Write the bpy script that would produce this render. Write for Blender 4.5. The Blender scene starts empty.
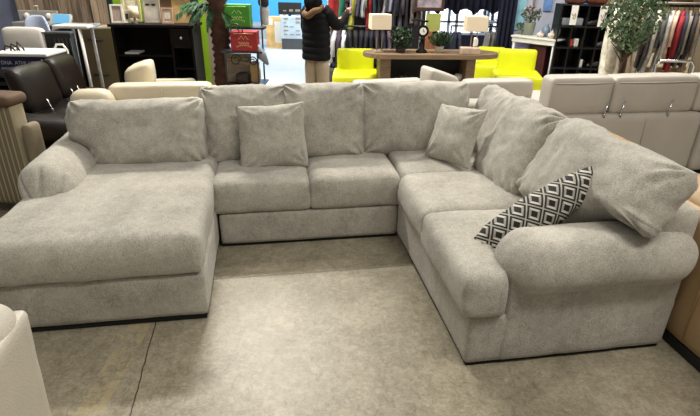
import bpy, bmesh, math, random
from mathutils import Vector, Matrix, Euler, noise
random.seed(7)
C = bpy.context.scene.collection
R = math.radians
PI = math.pi

# ------------------------------------------------------------------ camera
CAMH, FPX, PITCH, ROLL = 1.65, 505.0, R(25), R(1)
_f = Vector((0, math.cos(PITCH), -math.sin(PITCH)))
_u0 = Vector((0, math.sin(PITCH), math.cos(PITCH)))
_r0 = Vector((1, 0, 0))
_r = _r0 * math.cos(ROLL) + _u0 * math.sin(ROLL)
_u = -_r0 * math.sin(ROLL) + _u0 * math.cos(ROLL)
cam_d = bpy.data.cameras.new('camera')
cam_d.lens = 36.0 * FPX / 700.0
cam_d.sensor_width = 36.0
cam_d.clip_start = 0.05
cam = bpy.data.objects.new('camera', cam_d)
C.objects.link(cam)
cam.matrix_world = Matrix(((_r.x, _u.x, -_f.x, 0), (_r.y, _u.y, -_f.y, 0), (_r.z, _u.z, -_f.z, CAMH), (0, 0, 0, 1)))
bpy.context.scene.camera = cam

def ray(x, y):
    return _f * FPX + _r * (x - 350) - _u * (y - 208)
def at(x, y, Y):                       # the point seen at a pixel, at distance Y into the shop
    d = ray(x, y); t = Y / d.y
    return Vector((d.x * t, Y, CAMH + d.z * t))
def onz(x, y, z=0.0):                  # the point seen at a pixel, on the level z
    d = ray(x, y); t = (z - CAMH) / d.z
    return Vector((d.x * t, d.y * t, z))

# ------------------------------------------------------------------ materials
def newmat(name):
    m = bpy.data.materials.new(name); m.use_nodes = True
    nt = m.node_tree
    return m, nt, nt.nodes['Principled BSDF']
def lin(c):
    def f(v):
        v /= 255.0
        return v / 12.92 if v <= .04045 else ((v + .055) / 1.055) ** 2.4
    return (f(c[0]), f(c[1]), f(c[2]), 1)
def mat(name, c, rough=.6, metal=0.0, var=.12, scale=6.0, bump=0.0, bscale=60.0, spec=.5, emit=None, sheen=0, coat=0, trans=0, vec='Object', stretch=None):
    m, nt, p = newmat(name)
    N = nt.nodes; Lk = nt.links
    c = lin(c)
    p.inputs['Roughness'].default_value = rough
    p.inputs['Metallic'].default_value = metal
    p.inputs['Specular IOR Level'].default_value = spec
    if sheen: p.inputs['Sheen Weight'].default_value = sheen
    if coat: p.inputs['Coat Weight'].default_value = coat
    if trans: p.inputs['Transmission Weight'].default_value = trans
    tc = N.new('ShaderNodeTexCoord')
    src = tc.outputs[vec]
    if stretch:
        mp = N.new('ShaderNodeMapping'); mp.inputs['Scale'].default_value = stretch
        Lk.new(src, mp.inputs['Vector']); src = mp.outputs['Vector']
    if var:
        n = N.new('ShaderNodeTexNoise'); n.inputs['Scale'].default_value = scale; n.inputs['Detail'].default_value = 5
        Lk.new(src, n.inputs['Vector'])
        r = N.new('ShaderNodeValToRGB')
        r.color_ramp.elements[0].position = .3; r.color_ramp.elements[1].position = .7
        r.color_ramp.elements[0].color = tuple(max(0, v * (1 - var)) for v in c[:3]) + (1,)
        r.color_ramp.elements[1].color = tuple(min(1, v * (1 + var)) for v in c[:3]) + (1,)
        Lk.new(n.outputs['Fac'], r.inputs['Fac']); Lk.new(r.outputs['Color'], p.inputs['Base Color'])
    else:
        p.inputs['Base Color'].default_value = c
    if bump:
        n = N.new('ShaderNodeTexNoise'); n.inputs['Scale'].default_value = bscale; n.inputs['Detail'].default_value = 3
        Lk.new(src, n.inputs['Vector'])
        b = N.new('ShaderNodeBump'); b.inputs['Strength'].default_value = bump; b.inputs['Distance'].default_value = .01
        Lk.new(n.outputs['Fac'], b.inputs['Height']); Lk.new(b.outputs['Normal'], p.inputs['Normal'])
    if emit:
        p.inputs['Emission Color'].default_value = lin(emit[0]); p.inputs['Emission Strength'].default_value = emit[1]
    return m

def fabric_mat():
    m, nt, p = newmat('grey_chenille')
    N = nt.nodes; Lk = nt.links
    tc = N.new('ShaderNodeTexCoord')
    def ns(scale, det, rough=.5, dist=0):
        n = N.new('ShaderNodeTexNoise'); n.inputs['Scale'].default_value = scale; n.inputs['Detail'].default_value = det
        n.inputs['Roughness'].default_value = rough; n.inputs['Distortion'].default_value = dist
        Lk.new(tc.outputs['Object'], n.inputs['Vector']); return n
    a = ns(3.5, 5, .62, .3); b = ns(30, 5, .75, .4); c = ns(230, 2)
    def mx(x, y, f):
        k = N.new('ShaderNodeMix'); k.data_type = 'FLOAT'; k.inputs[0].default_value = f
        Lk.new(x, k.inputs[2]); Lk.new(y, k.inputs[3]); return k.outputs[0]
    s = mx(mx(a.outputs['Fac'], b.outputs['Fac'], .42), c.outputs['Fac'], .42)
    r = N.new('ShaderNodeValToRGB')
    r.color_ramp.elements[0].position = .36; r.color_ramp.elements[1].position = .64
    r.color_ramp.elements[0].color = lin((128, 123, 111)); r.color_ramp.elements[1].color = lin((202, 197, 184))
    Lk.new(s, r.inputs['Fac']); Lk.new(r.outputs['Color'], p.inputs['Base Color'])
    p.inputs['Roughness'].default_value = .95
    p.inputs['Specular IOR Level'].default_value = .15
    p.inputs['Sheen Weight'].default_value = .25
    p.inputs['Sheen Roughness'].default_value = .6
    bp = N.new('ShaderNodeBump'); bp.inputs['Strength'].default_value = .75; bp.inputs['Distance'].default_value = .006
    Lk.new(mx(b.outputs['Fac'], c.outputs['Fac'], .55), bp.inputs['Height']); Lk.new(bp.outputs['Normal'], p.inputs['Normal'])
    return m

# ------------------------------------------------------------------ object helpers
def link(name, bm, m, parent=None, loc=None, smooth=True, autosmooth=None):
    me = bpy.data.meshes.new(name)
    bm.normal_update()
    bm.to_mesh(me); bm.free()
    if smooth:
        me.polygons.foreach_set('use_smooth', [True] * len(me.polygons))
        if autosmooth:
            me.set_sharp_from_angle(angle=R(autosmooth))
    for mm in (m if isinstance(m, (list, tuple)) else [m]):
        me.materials.append(mm)
    o = bpy.data.objects.new(name, me); C.objects.link(o)
    if parent: o.parent = parent
    if loc is not None: o.location = loc
    return o
def tag(o, label, cat, group=None, kind=None):
    if label: o['label'] = label
    if cat: o['category'] = cat
    if group: o['group'] = group
    if kind: o['kind'] = kind
    return o
def thing(name, label, cat, loc=(0, 0, 0), rz=0.0, group=None):
    o = bpy.data.objects.new(name, None); C.objects.link(o)
    o.empty_display_size = .1
    o.location = loc; o.rotation_euler = (0, 0, rz)
    return tag(o, label, cat, group)
def struct(name, bm, m, smooth=False, parent=None):
    o = link(name, bm, m, parent, smooth=smooth)
    if not parent: o['kind'] = 'structure'
    return o
def dup(root, loc=None, rz=None, label=None, group=None):
    r = root.copy(); C.objects.link(r)
    if loc is not None: r.location = loc
    if rz is not None: r.rotation_euler = (0, 0, rz)
    if label: r['label'] = label
    if group: r['group'] = group
    for ch in list(root.children):
        c = ch.copy(); C.objects.link(c); c.parent = r
        for g in list(ch.children):
            d = g.copy(); C.objects.link(d); d.parent = c
    return r
def NB(): return bmesh.new()

def box(bm, c, s, rot=None, bev=0.0, seg=2, taper=None, mi=0):
    """box centred on c, full size s"""
    r = bmesh.ops.create_cube(bm, size=1.0)
    vs = r['verts']
    for v in vs:
        v.co = Vector((v.co.x * s[0], v.co.y * s[1], v.co.z * s[2]))
        if taper and v.co.z > 0: v.co.x *= taper[0]; v.co.y *= taper[1]
    fs = list({f for v in vs for f in v.link_faces})
    for f in fs: f.material_index = mi
    if bev:
        es = list({e for v in vs for e in v.link_edges})
        rr = bmesh.ops.bevel(bm, geom=es, offset=min(bev, min(s) * .49), segments=seg, profile=.5, affect='EDGES')
        vs = list({v for f in rr['faces'] for v in f.verts} | {v for v in vs if v.is_valid})
    if rot is not None:
        M = rot if isinstance(rot, Matrix) else Euler(rot).to_matrix()
        for v in vs: v.co = M @ v.co
    for v in vs: v.co += Vector(c)
    return vs
def bb(bm, p0, p1, **k):               # box between two corners
    c = [(a + b) / 2 for a, b in zip(p0, p1)]; s = [abs(b - a) for a, b in zip(p0, p1)]
    return box(bm, c, s, **k)

def tube(bm, pts, rad, seg=10, cap=True, mi=0):
    pts = [Vector(p) for p in pts]; n = len(pts)
    rads = rad if isinstance(rad, (list, tuple)) else [rad] * n
    rings = []; prev = None
    for i, p in enumerate(pts):
        d = (pts[min(i + 1, n - 1)] - pts[max(i - 1, 0)])
        if d.length < 1e-9: d = Vector((0, 0, 1))
        d.normalize()
        if prev is None:
            a = d.cross(Vector((0, 0, 1)))
            if a.length < .1: a = d.cross(Vector((1, 0, 0)))
        else:
            a = prev - d * prev.dot(d)
            if a.length < 1e-6: a = d.cross(Vector((1, 0, .3)))
        a.normalize(); b = d.cross(a); prev = a
        rings.append([bm.verts.new(p + (a * math.cos(t) + b * math.sin(t)) * rads[i]) for t in [2 * PI * k / seg for k in range(seg)]])
    for i in range(n - 1):
        for k in range(seg):
            f = bm.faces.new((rings[i][k], rings[i][(k + 1) % seg], rings[i + 1][(k + 1) % seg], rings[i + 1][k])); f.material_index = mi
    if cap:
        f = bm.faces.new(rings[0][::-1]); f.material_index = mi
        f = bm.faces.new(rings[-1]); f.material_index = mi
def lathe(bm, prof, c=(0, 0, 0), seg=20, mi=0):
    c = Vector(c); rings = []
    for r, z in prof:
        rings.append([bm.verts.new(c + Vector((r * math.cos(2 * PI * k / seg), r * math.sin(2 * PI * k / seg), z))) for k in range(seg)])
    for i in range(len(rings) - 1):
        for k in range(seg):
            f = bm.faces.new((rings[i][k], rings[i][(k + 1) % seg], rings[i + 1][(k + 1) % seg], rings[i + 1][k])); f.material_index = mi
    bm.faces.new(rings[0][::-1]).material_index = mi; bm.faces.new(rings[-1]).material_index = mi
def prism(bm, outline, y0, y1, ax='y', mi=0):
    """outline in (x,z), extruded in y"""
    def P(a, b, t):
        return Vector((a, t, b)) if ax == 'y' else (Vector((t, a, b)) if ax == 'x' else Vector((a, b, t)))
    A = [bm.verts.new(P(a, b, y0)) for a, b in outline]; B = [bm.verts.new(P(a, b, y1)) for a, b in outline]
    n = len(A)
    fs = [bm.faces.new(A), bm.faces.new(B[::-1])]
    for i in range(n): fs.append(bm.faces.new((A[i], B[i], B[(i + 1) % n], A[(i + 1) % n])))
    for f in fs: f.material_index = mi
    bmesh.ops.recalc_face_normals(bm, faces=fs)

def sp(t): return .45 * t + .55 * math.sin(t * PI / 2)
def softbox(bm, c, s, r, res=.03, crown=(0, 0, 0), f=None, M=None, amp=0.0, nsc=5.0, seed=0.0, mi=0, rb=None):
    """upholstered box: full size s, edge radius r, crowned faces, gentle unevenness"""
    h = [v / 2 for v in s]; n = [max(6, int(v / res)) for v in s]
    r = min(r, min(h) * .98)
    vd = {}
    def V(i, j, k):
        key = (i, j, k)
        if key in vd: return vd[key]
        t = [sp(2 * a / b - 1) for a, b in zip(key, n)]
        P = Vector([t[q] * h[q] for q in range(3)])
        e = rb if (rb is not None and P.z < 0) else r
        I = Vector([max(-(h[q] - e), min(h[q] - e, P[q])) for q in range(3)])
        d = P - I
        if d.length > 1e-9: P = I + d.normalized() * e
        q = [P[a] / h[a] for a in range(3)]
        P = Vector((P.x + crown[0] * q[0] * (1 - q[1] ** 2) * (1 - q[2] ** 2),
                    P.y + crown[1] * q[1] * (1 - q[0] ** 2) * (1 - q[2] ** 2),
                    P.z + crown[2] * q[2] * (1 - q[0] ** 4) * (1 - q[1] ** 4)))
        if f: P = f(P, q)
        vd[key] = bm.verts.new(P); return vd[key]
    fs = []
    def quad(a, b, c_, d): 
        F = bm.faces.new((V(*a), V(*b), V(*c_), V(*d))); F.material_index = mi; fs.append(F)
    X, Y, Z = n
    for i in range(X):
        for j in range(Y):
            quad((i, j, Z), (i + 1, j, Z), (i + 1, j + 1, Z), (i, j + 1, Z)); quad((i, j, 0), (i, j + 1, 0), (i + 1, j + 1, 0), (i + 1, j, 0))
    for i in range(X):
        for k in range(Z):
            quad((i, 0, k), (i + 1, 0, k), (i + 1, 0, k + 1), (i, 0, k + 1)); quad((i, Y, k), (i, Y, k + 1), (i + 1, Y, k + 1), (i + 1, Y, k))
    for j in range(Y):
        for k in range(Z):
            quad((0, j, k), (0, j, k + 1), (0, j + 1, k + 1), (0, j + 1, k)); quad((X, j, k), (X, j + 1, k), (X, j + 1, k + 1), (X, j, k + 1))
    finish(bm, list(vd.values()), fs, c, M, amp, nsc, seed)
def finish(bm, vs, fs, c, M, amp, nsc, seed):
    if amp:
        for F in fs: F.normal_update()
        for v in vs: v.normal_update()
        off = Vector((seed * 3.7, seed * 1.3, seed * 2.1))
        ds = []
        for v in vs:
            p = v.co * nsc + off
            w = Vector((noise.noise(p * .7), noise.noise(p * .7 + Vector((9, 2, 4))), 0)) * .8
            a = noise.noise(p) * .6 + (abs(noise.noise(p * 1.4 + w + Vector((3, 3, 3)))) - .25) * -.9 + noise.noise(p * 3.1) * .2
            ds.append(a * amp)
        for v, d in zip(vs, ds): v.co += v.normal * d
    Mx = M if M is not None else Matrix.Identity(3)
    for v in vs: v.co = Mx @ v.co + Vector(c)
def cushion(bm, c, w, h, t, M=None, n=34, pe=3.0, pw=.5, pinch=.05, pinz=None, ears=.0, f=None, amp=.008, nsc=6.0, seed=0.0, crease=.006, mi=0):
    """knife-edged cushion: width x, height z, thickness y; seam all round"""
    nx = n; nz = max(10, int(n * h / w)); vd = {}
    cor = [(-1, -1), (1, -1), (1, 1), (-1, 1)]
    def V(i, k, s):
        if i in (0, nx) or k in (0, nz): s = 0
        key = (i, k, s)
        if key in vd: return vd[key]
        a = sp(2 * i / nx - 1); b = sp(2 * k / nz - 1)
        x = a * w / 2 * (1 - pinch * (1 - b * b)); z = b * h / 2 * (1 - (pinch if pinz is None else pinz) * (1 - a * a))
        e = (abs(a) ** 6) * (abs(b) ** 6)
        x *= 1 + ears * e; z *= 1 + ears * e
        prof = (max(0, 1 - abs(a) ** pe) * max(0, 1 - abs(b) ** pe)) ** pw
        y = s * t / 2 * prof
        if s:
            for ca, cb in cor:
                dx = (ca - a) * w / 2; dz = (cb - b) * h / 2; d = math.hypot(dx, dz)
                if d < .3:
                    th = math.atan2(abs(dz), abs(dx))
                    y += s * crease * math.sin(th * 11 + seed * 5 + ca * 2 + cb + s) * math.exp(-((d - .07) / .07) ** 2) * min(1, prof * 3)
            # gathers along the seams
            for q, ln in ((a, b), (b, a)):
                d = 1 - abs(q)
                y += s * crease * .7 * math.sin(ln * 17 + seed * 3 + (2 if q > 0 else 0)) * math.exp(-(d / .16) ** 2) * min(1, prof * 3) * (noise.noise(Vector((ln * 3, seed, q))) + .4)
        if i in (0, nx): x += .006 * (1 if a > 0 else -1)
        if k in (0, nz): z += .006 * (1 if b > 0 else -1)
        P = Vector((x, y, z))
        if f: P = f(P, a, b, s)
        vd[key] = bm.verts.new(P); return vd[key]
    fs = []
    for i in range(nx):
        for k in range(nz):
            for s in (1, -1):
                q = [V(i, k, s), V(i + 1, k, s), V(i + 1, k + 1, s), V(i, k + 1, s)]
                if s == 1: q = q[::-1]
                if len(set(q)) < 3: continue
                try: F = bm.faces.new(q)
                except ValueError: continue
                F.material_index = mi; fs.append(F)
    finish(bm, list(vd.values()), fs, c, M, amp, nsc, seed)
def rot(rx=0, ry=0, rz=0):
    return Matrix.Rotation(R(rz), 3, 'Z') @ Matrix.Rotation(R(ry), 3, 'Y') @ Matrix.Rotation(R(rx), 3, 'X')
# ------------------------------------------------------------------ shared materials
M_fab = fabric_mat()
M_black = mat('black_plastic', (18, 18, 18), .6)
M_under = mat('gap_shade_black', (10, 10, 10), .9)

# ------------------------------------------------------------------ the sectional sofa (own axes: u along the back, v into the shop)
SO = Vector((0.3, 3.0, 0)); SA = R(9.5)
def SW(u, v, z=0):
    return Vector((u * math.cos(SA) - v * math.sin(SA), u * math.sin(SA) + v * math.cos(SA), z))
sofa = thing('sectional_sofa', 'large light grey chenille U-shaped sectional sofa with chaise in the middle of the floor', 'sofa', SW(SO.x, SO.y), SA)
def sc(u0, u1, v0, v1, z0, z1):
    return ((u0 + u1) / 2 - SO.x, (v0 + v1) / 2 - SO.y, (z0 + z1) / 2), (u1 - u0, v1 - v0, z1 - z0)
def spart(name, u0, u1, v0, v1, z0, z1, r, label=None, m=None, parent=None, **k):
    bm = NB(); c, s = sc(u0, u1, v0, v1, z0, z1)
    softbox(bm, c, s, r, **k)
    o = link(name, bm, m or M_fab, parent or sofa)
    if label: o['label'] = label
    return o
def Tseat(P, q):                       # the near seat cushion wraps in front of the arm, and only its tongue does
    if q[0] > -.56 and q[1] < -.10: P.y = max(P.y, -.347 + .30 * min(1, (q[0] + .56) / .06))
    return P
spart('chaise_base', -1.385, -.362, 2.225, 3.95, .032, .280, .016, amp=.004, seed=1, res=.05)
spart('chaise_cushion', -1.395, -.362, 2.205, 3.5, .287, .50, .065, rb=.02, crown=(0, .012, .02), amp=.012, nsc=3, seed=2, res=.03)
spart('sleeper_base', -.350, .830, 2.985, 3.9, .020, .238, .014, amp=.005, seed=3, res=.05)
spart('seat_cushion', -.382, .245, 2.975, 3.62, .243, .45, .055, rb=.03, crown=(0, .012, .018), amp=.008, nsc=4, seed=4, res=.022)
spart('seat_cushion', .235, .850, 2.975, 3.62, .243, .45, .055, rb=.03, crown=(0, .012, .018), amp=.008, nsc=4, seed=5, res=.022)
spart('corner_base', .832, 1.845, 1.695, 3.95, .022, .285, .015, amp=.005, seed=6, res=.05)
spart('seat_cushion', .852, 1.62, 2.965, 3.62, .28, .465, .04, rb=.02, crown=(0, 0, .012), amp=.008, nsc=4, seed=7, res=.025)
spart('seat_cushion', .81, 1.62, 2.36, 2.975, .290, .48, .06, rb=.022, crown=(.012, 0, .018), amp=.008, nsc=4, seed=8, res=.022)
spart('seat_cushion', .79, 1.62, 1.675, 2.37, .291, .487, .045, rb=.022, f=Tseat, crown=(.014, .01, .02), amp=.008, nsc=4, seed=9, res=.022)
spart('back_frame', -1.42, 1.86, 3.72, 3.97, .05, .73, .05, amp=.003, res=.06)
spart('back_frame', 1.66, 1.87, 1.72, 3.72, .28, .735, .045, amp=.003, res=.05)
spart('arm', .99, 1.84, 1.690, 1.93, .022, .50, .02, amp=.005, res=.04)
def rollf(P, q):
    e = max(0, (-q[0] - .72) / .28)
    return Vector((P.x, P.y * (1 - .10 * e ** 2), P.z * (1 - .10 * e ** 2)))
spart('arm_roll', .985, 1.875, 1.622, 1.945,   .368, .640, .13, crown=(.02, .0, .0), f=rollf, amp=.005, nsc=4, seed=12, res=.02)
spart('arm', -1.42, -1.13, 2.90, 3.9, .05, .56, .04, amp=.003, res=.05)
def pleatf(P, q):
    if q[1] < -.80:                     # pleats fanning out over the end face
        X_, Z_ = P.x - .03, P.z + .145
        a = math.atan2(Z_, X_); rr = math.hypot(X_, Z_); g = 0
        for k, a0 in enumerate((.35, .85, 1.3, 1.75, 2.2, 2.65)):
            g += math.exp(-((a - a0) * max(rr, .03) / .009) ** 2)
        fade = min(1, (-q[1] - .80) / .12)
        P.y += .020 * g * fade - .02 * (1 - min(1, math.hypot(P.x, P.z) / .15))
    P.y += max(0, -q[1]) ** 6 * .06 * q[2]          # the end face leans back
    P.z -= .05 * (P.x / .15) * (1 if P.x > 0 else .3)
    return P
spart('arm_roll', -1.405, -1.09, 2.765, 3.9, .385, .655, .13, f=pleatf, amp=.007, nsc=4, seed=14, res=.0095)

def cush(name, u, v, z, w, h, t, lean, rz, ry=0, m=None, parent=sofa, seed=0, **k):
    bm = NB()
    M = Matrix.Rotation(R(rz), 3, 'Z') @ Matrix.Rotation(R(-lean), 3, 'X') @ Matrix.Rotation(R(ry), 3, 'Y')
    cushion(bm, (u - SO.x, v - SO.y, z), w, h, t, M=M, seed=seed, **k)
    return link(name, bm, m or M_fab, parent)
bk = dict(pe=3.8, pw=.45, pinch=.02, ears=-.05, amp=.018, nsc=5.5, n=64, crease=.015)
def Tleft(P, a, b, s):                 # the chaise back cushion laps over the arm at its upper left
    if a < 0 and b < -.05:
        P.x *= 1 - .27 * min(1, (-b - .05) / .35) * min(1, -a * 1.3)
    return P
cush('back_cushion', -.85, 3.41, .655, .87, .47, .32, 22, 0, f=Tleft, seed=1, **bk)
cush('back_cushion', -.165, 3.53, .67, .62, .54, .24, 20, 0, seed=2, **bk)
cush('back_cushion', .38, 3.53, .68, .60, .54, .25, 20, 0, ry=1, seed=3, **bk)
def Cpt(P, a, b, s):                   # its far top corner is pulled out to a point
    if a > .2 and b < .6:
        P.x *= 1 - .16 * (a - .2) * (.6 - b)
    return P
cush('back_cushion', 1.07, 3.56, .675, .86, .54, .25, 20, 0, ry=1, f=Cpt, seed=4, **bk)
cush('back_cushion', 1.60, 3.34, .67, .62, .50, .2, 20, -90, ry=0, seed=5, **bk)
cush('back_cushion', 1.52, 2.80, .68, .60, .58, .24, 26, -90, ry=0, seed=6, **bk)
def Fcut(P, a, b, s):                  # the near back cushion rests on top of the arm
    if a > .15 and P.z < 0:
        P.z *= 1 - .76 * min(1, (a - .15) / .35)
    return P
cush('back_cushion', 1.56, 2.09, .72, .92, .52, .28, 30, -90, ry=0, f=Fcut, seed=7, **bk)
for u0, u1, v0, v1 in ((-1.375, -.372, 2.236, 3.9), (-.34, .82, 2.997, 3.85), (.844, 1.832, 1.707, 3.9)):  # black slabs put in for the dark shade in the floor gap
    bm = NB(); c_, s_ = sc(u0, u1, v0, v1, .004, .04); box(bm, c_, s_); link('gap_shade', bm, M_under, sofa, smooth=False)['label'] = 'black slab standing in for the shade under the sofa'
for (u, v) in ((.89, 1.745), (1.78, 1.745), (.9, 3.1), (-.44, 2.29), (-1.36, 2.35), (-.3, 3.07), (-1.36, 3.85), (1.78, 3.85)):
    bm = NB(); lathe(bm, [(.018, 0), (.022, .01), (.028, .055)], (u - SO.x, v - SO.y, 0), 14)
    link('foot', bm, M_black, sofa)['label'] = 'small black plastic foot'

# throw pillows
def pattern_mat():
    m, nt, p = newmat('black_white_diamond'); N = nt.nodes; Lk = nt.links
    tc = N.new('ShaderNodeTexCoord'); sx = N.new('ShaderNodeSeparateXYZ'); Lk.new(tc.outputs['UV'], sx.inputs[0])
    def mth(op, a, b=None):
        k = N.new('ShaderNodeMath'); k.operation = op
        for i, q in enumerate((a, b)):
            if q is None: continue
            if isinstance(q, (int, float)): k.inputs[i].default_value = q
            else: Lk.new(q, k.inputs[i])
        return k.outputs[0]
    X = mth('MULTIPLY', sx.outputs[0], 6.5); Y = mth('MULTIPLY', sx.outputs[1], 2.8)
    A = mth('ADD', X, Y); B = mth('SUBTRACT', X, Y)
    def tri(t): return mth('ABSOLUTE', mth('SUBTRACT', mth('FRACT', mth('ADD', t, 20)), .5))   # 0 centre .5 edge
    ta, tb = tri(A), tri(B)
    edge = mth('MAXIMUM', ta, tb)                     # diamond distance
    band = mth('MULTIPLY', mth('GREATER_THAN', edge, .20), mth('LESS_THAN', edge, .34))
    side = mth('GREATER_THAN', ta, tb)
    wl = mth('GREATER_THAN', edge, .455)
    val = mth('ADD', mth('MULTIPLY', band, mth('ADD', mth('MULTIPLY', side, .45), .5)), mth('MULTIPLY', wl, .6))
    mix = N.new('ShaderNodeMix'); mix.data_type = 'RGBA'
    Lk.new(val, mix.inputs[0]); mix.inputs[6].default_value = lin((24, 23, 22)); mix.inputs[7].default_value = lin((205, 200, 188))
    Lk.new(mix.outputs[2], p.inputs['Base Color']); p.inputs['Roughness'].default_value = .85
    return m
M_pat = pattern_mat()
def tpillow(name, label, u, v, z, w, h, t, M, m, seed, uv=False, group=None, **k):
    bm = NB()
    kk = dict(pe=2.4, pw=.62, pinch=.07, ears=-.02, amp=.009, nsc=7, n=40, crease=.006); kk.update(k)
    cushion(bm, (0, 0, 0), w, h, t, M=None, seed=seed, **kk)
    if uv:
        L = bm.loops.layers.uv.new('UVMap')
        for f in bm.faces:
            for l in f.loops: l[L].uv = (l.vert.co.x / .6 + .5, l.vert.co.z / .3 + .5)
    o = link(name, bm, m)
    p = SW(u, v, z)
    o.matrix_world = Matrix.Translation(p) @ (Matrix.Rotation(SA, 3, 'Z') @ M).to_4x4()
    tag(o, label, 'pillow', group)
    return o
def ax(x, z):                           # rotation whose x and z columns follow two directions
    X = Vector(x).normalized(); Z = Vector(z); Z = (Z - X * Z.dot(X)).normalized(); Y = Z.cross(X)
    return Matrix((X, Y, Z)).transposed()
tpillow('throw_pillow', 'small square grey throw pillow leaning on the left part of the long back', .02, 3.30, .645, .45, .43, .17, ax((1, .02, .04), (0.0, .35, 1)), M_fab, 21)
tpillow('throw_pillow', 'small square grey throw pillow tilted in the right corner of the sectional', 1.235, 3.16, .665, .41, .39, .15, ax((.17, -.34, .035), (.16, .05, .37)), M_fab, 22)
tpillow('patterned_pillow', 'black and white diamond patterned pillow wedged behind the right arm', 1.225, 1.985, .63, .66, .088, .17, ax((.55, .0, .35), (-.25, .45, .7)), M_pat, 23, uv=True, pinch=0, pinz=-1.05, ears=.02)
# ------------------------------------------------------------------ floor
def floor_mat():
    m, nt, p = newmat('worn_concrete'); N = nt.nodes; Lk = nt.links
    tc = N.new('ShaderNodeTexCoord')
    def ns(scale, det, rough=.55, dist=0, st=None):
        n = N.new('ShaderNodeTexNoise'); n.inputs['Scale'].default_value = scale; n.inputs['Detail'].default_value = det
        n.inputs['Roughness'].default_value = rough; n.inputs['Distortion'].default_value = dist
        mp = N.new('ShaderNodeMapping'); Lk.new(tc.outputs['Object'], mp.inputs['Vector'])
        if st: mp.inputs['Scale'].default_value = st
        mp.inputs['Rotation'].default_value = (0, 0, .25)
        Lk.new(mp.outputs['Vector'], n.inputs['Vector']); return n.outputs['Fac']
    def ramp(s, p0, c0, p1, c1):
        r = N.new('ShaderNodeValToRGB'); e = r.color_ramp.elements
        e[0].position = p0; e[0].color = c0; e[1].position = p1; e[1].color = c1
        Lk.new(s, r.inputs['Fac']); return r.outputs['Color']
    def mul(a, b, fac=1.0):
        k = N.new('ShaderNodeMix'); k.data_type = 'RGBA'; k.blend_type = 'MULTIPLY'
        k.inputs[0].default_value = fac
        Lk.new(a, k.inputs[6])
        if isinstance(b, tuple): k.inputs[7].default_value = b
        else: Lk.new(b, k.inputs[7])
        return k.outputs[2]
    W1 = (1, 1, 1, 1)
    base = ramp(ns(1.8, 12, .78, .3), .30, lin((122, 115, 98)), .72, lin((182, 174, 153)))
    base = mul(base, ramp(ns(26, 6, .7, 1.2), .33, (.66, .64, .60, 1), .60, W1))
    base = mul(base, ramp(ns(9, 6, .75, 2.5, (1, .35, 1)), .30, (.66, .63, .58, 1), .46, W1), .8)
    # fine scratches
    base = mul(base, ramp(ns(14, 8, .8, 4, (.4, 2.2, 1)), .50, (1.0, 1.0, 1.0, 1), .62, (1.22, 1.21, 1.18, 1)))
    base = mul(base, ramp(ns(90, 5, .8, .5), .36, (.72, .71, .68, 1), .58, (1.06, 1.06, 1.05, 1)), .7)
    # joint, dark line painted at the sofa shadow's edge, and the worn tape strip
    sx = N.new('ShaderNodeSeparateXYZ'); Lk.new(tc.outputs['Object'], sx.inputs[0])
    def mth(op, a, b=None):
        k = N.new('ShaderNodeMath'); k.operation = op
        for i, q in enumerate((a, b)):
            if q is None: continue
            if isinstance(q, (int, float)): k.inputs[i].default_value = q
            else: Lk.new(q, k.inputs[i])
        return k.outputs[0]
    def line_d(p0, p1):                # distance from the line through two floor points
        d = (p1 - p0); L = math.hypot(d.x, d.y); nx, ny = -d.y / L, d.x / L
        s = mth('ADD', mth('MULTIPLY', sx.outputs[0], nx), mth('MULTIPLY', sx.outputs[1], ny))
        return mth('SUBTRACT', s, p0.x * nx + p0.y * ny)
    wob = mth('MULTIPLY', mth('SUBTRACT', ns(7, 4), .5), .02)
    j1 = mth('ABSOLUTE', mth('ADD', line_d(JA, JB), wob))
    j1m = mth('LESS_THAN', j1, .003)
    shadow_edge = mth('ABSOLUTE', mth('ADD', line_d(KA, KB), mth('MULTIPLY', wob, 1.5)))
    shadow_edge_m = mth('MULTIPLY', mth('LESS_THAN', shadow_edge, .006), .5)
    dark = N.new('ShaderNodeMix'); dark.data_type = 'RGBA'; Lk.new(mth('MAXIMUM', j1m, shadow_edge_m), dark.inputs[0])
    Lk.new(base, dark.inputs[6]); dark.inputs[7].default_value = lin((62, 52, 38))
    td = mth('ABSOLUTE', line_d(TA, TB))
    tm = mth('MULTIPLY', mth('LESS_THAN', td, .055), mth('MULTIPLY', mth('GREATER_THAN', ns(6, 8, .8), .49), .42))
    tape = N.new('ShaderNodeMix'); tape.data_type = 'RGBA'; Lk.new(tm, tape.inputs[0])
    Lk.new(dark.outputs[2], tape.inputs[6]); tape.inputs[7].default_value = lin((180, 164, 118))
    # far aisle: cold light painted into the floor as a paler, bluer tone
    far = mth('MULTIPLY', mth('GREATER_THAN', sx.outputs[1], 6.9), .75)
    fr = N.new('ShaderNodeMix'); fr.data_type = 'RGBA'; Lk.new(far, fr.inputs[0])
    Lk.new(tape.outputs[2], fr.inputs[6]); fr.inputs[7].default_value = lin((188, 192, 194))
    Lk.new(fr.outputs[2], p.inputs['Base Color'])
    rr = ramp(ns(30, 6, .8), .3, (.34,) * 3 + (1,), .7, (.44,) * 3 + (1,))
    Lk.new(rr, p.inputs['Roughness']); p.inputs['Specular IOR Level'].default_value = .45
    b = N.new('ShaderNodeBump'); b.inputs['Strength'].default_value = .12; b.inputs['Distance'].default_value = .01
    Lk.new(ns(40, 6, .7, 1), b.inputs['Height']); Lk.new(b.outputs['Normal'], p.inputs['Normal'])
    return m
JA, JB = onz(155, 325), onz(130, 415)
KA, KB = onz(216, 279), onz(372, 268)
TA, TB = onz(140, 325), onz(88, 415)
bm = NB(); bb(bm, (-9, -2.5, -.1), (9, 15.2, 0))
struct('floor', bm, floor_mat())
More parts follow.
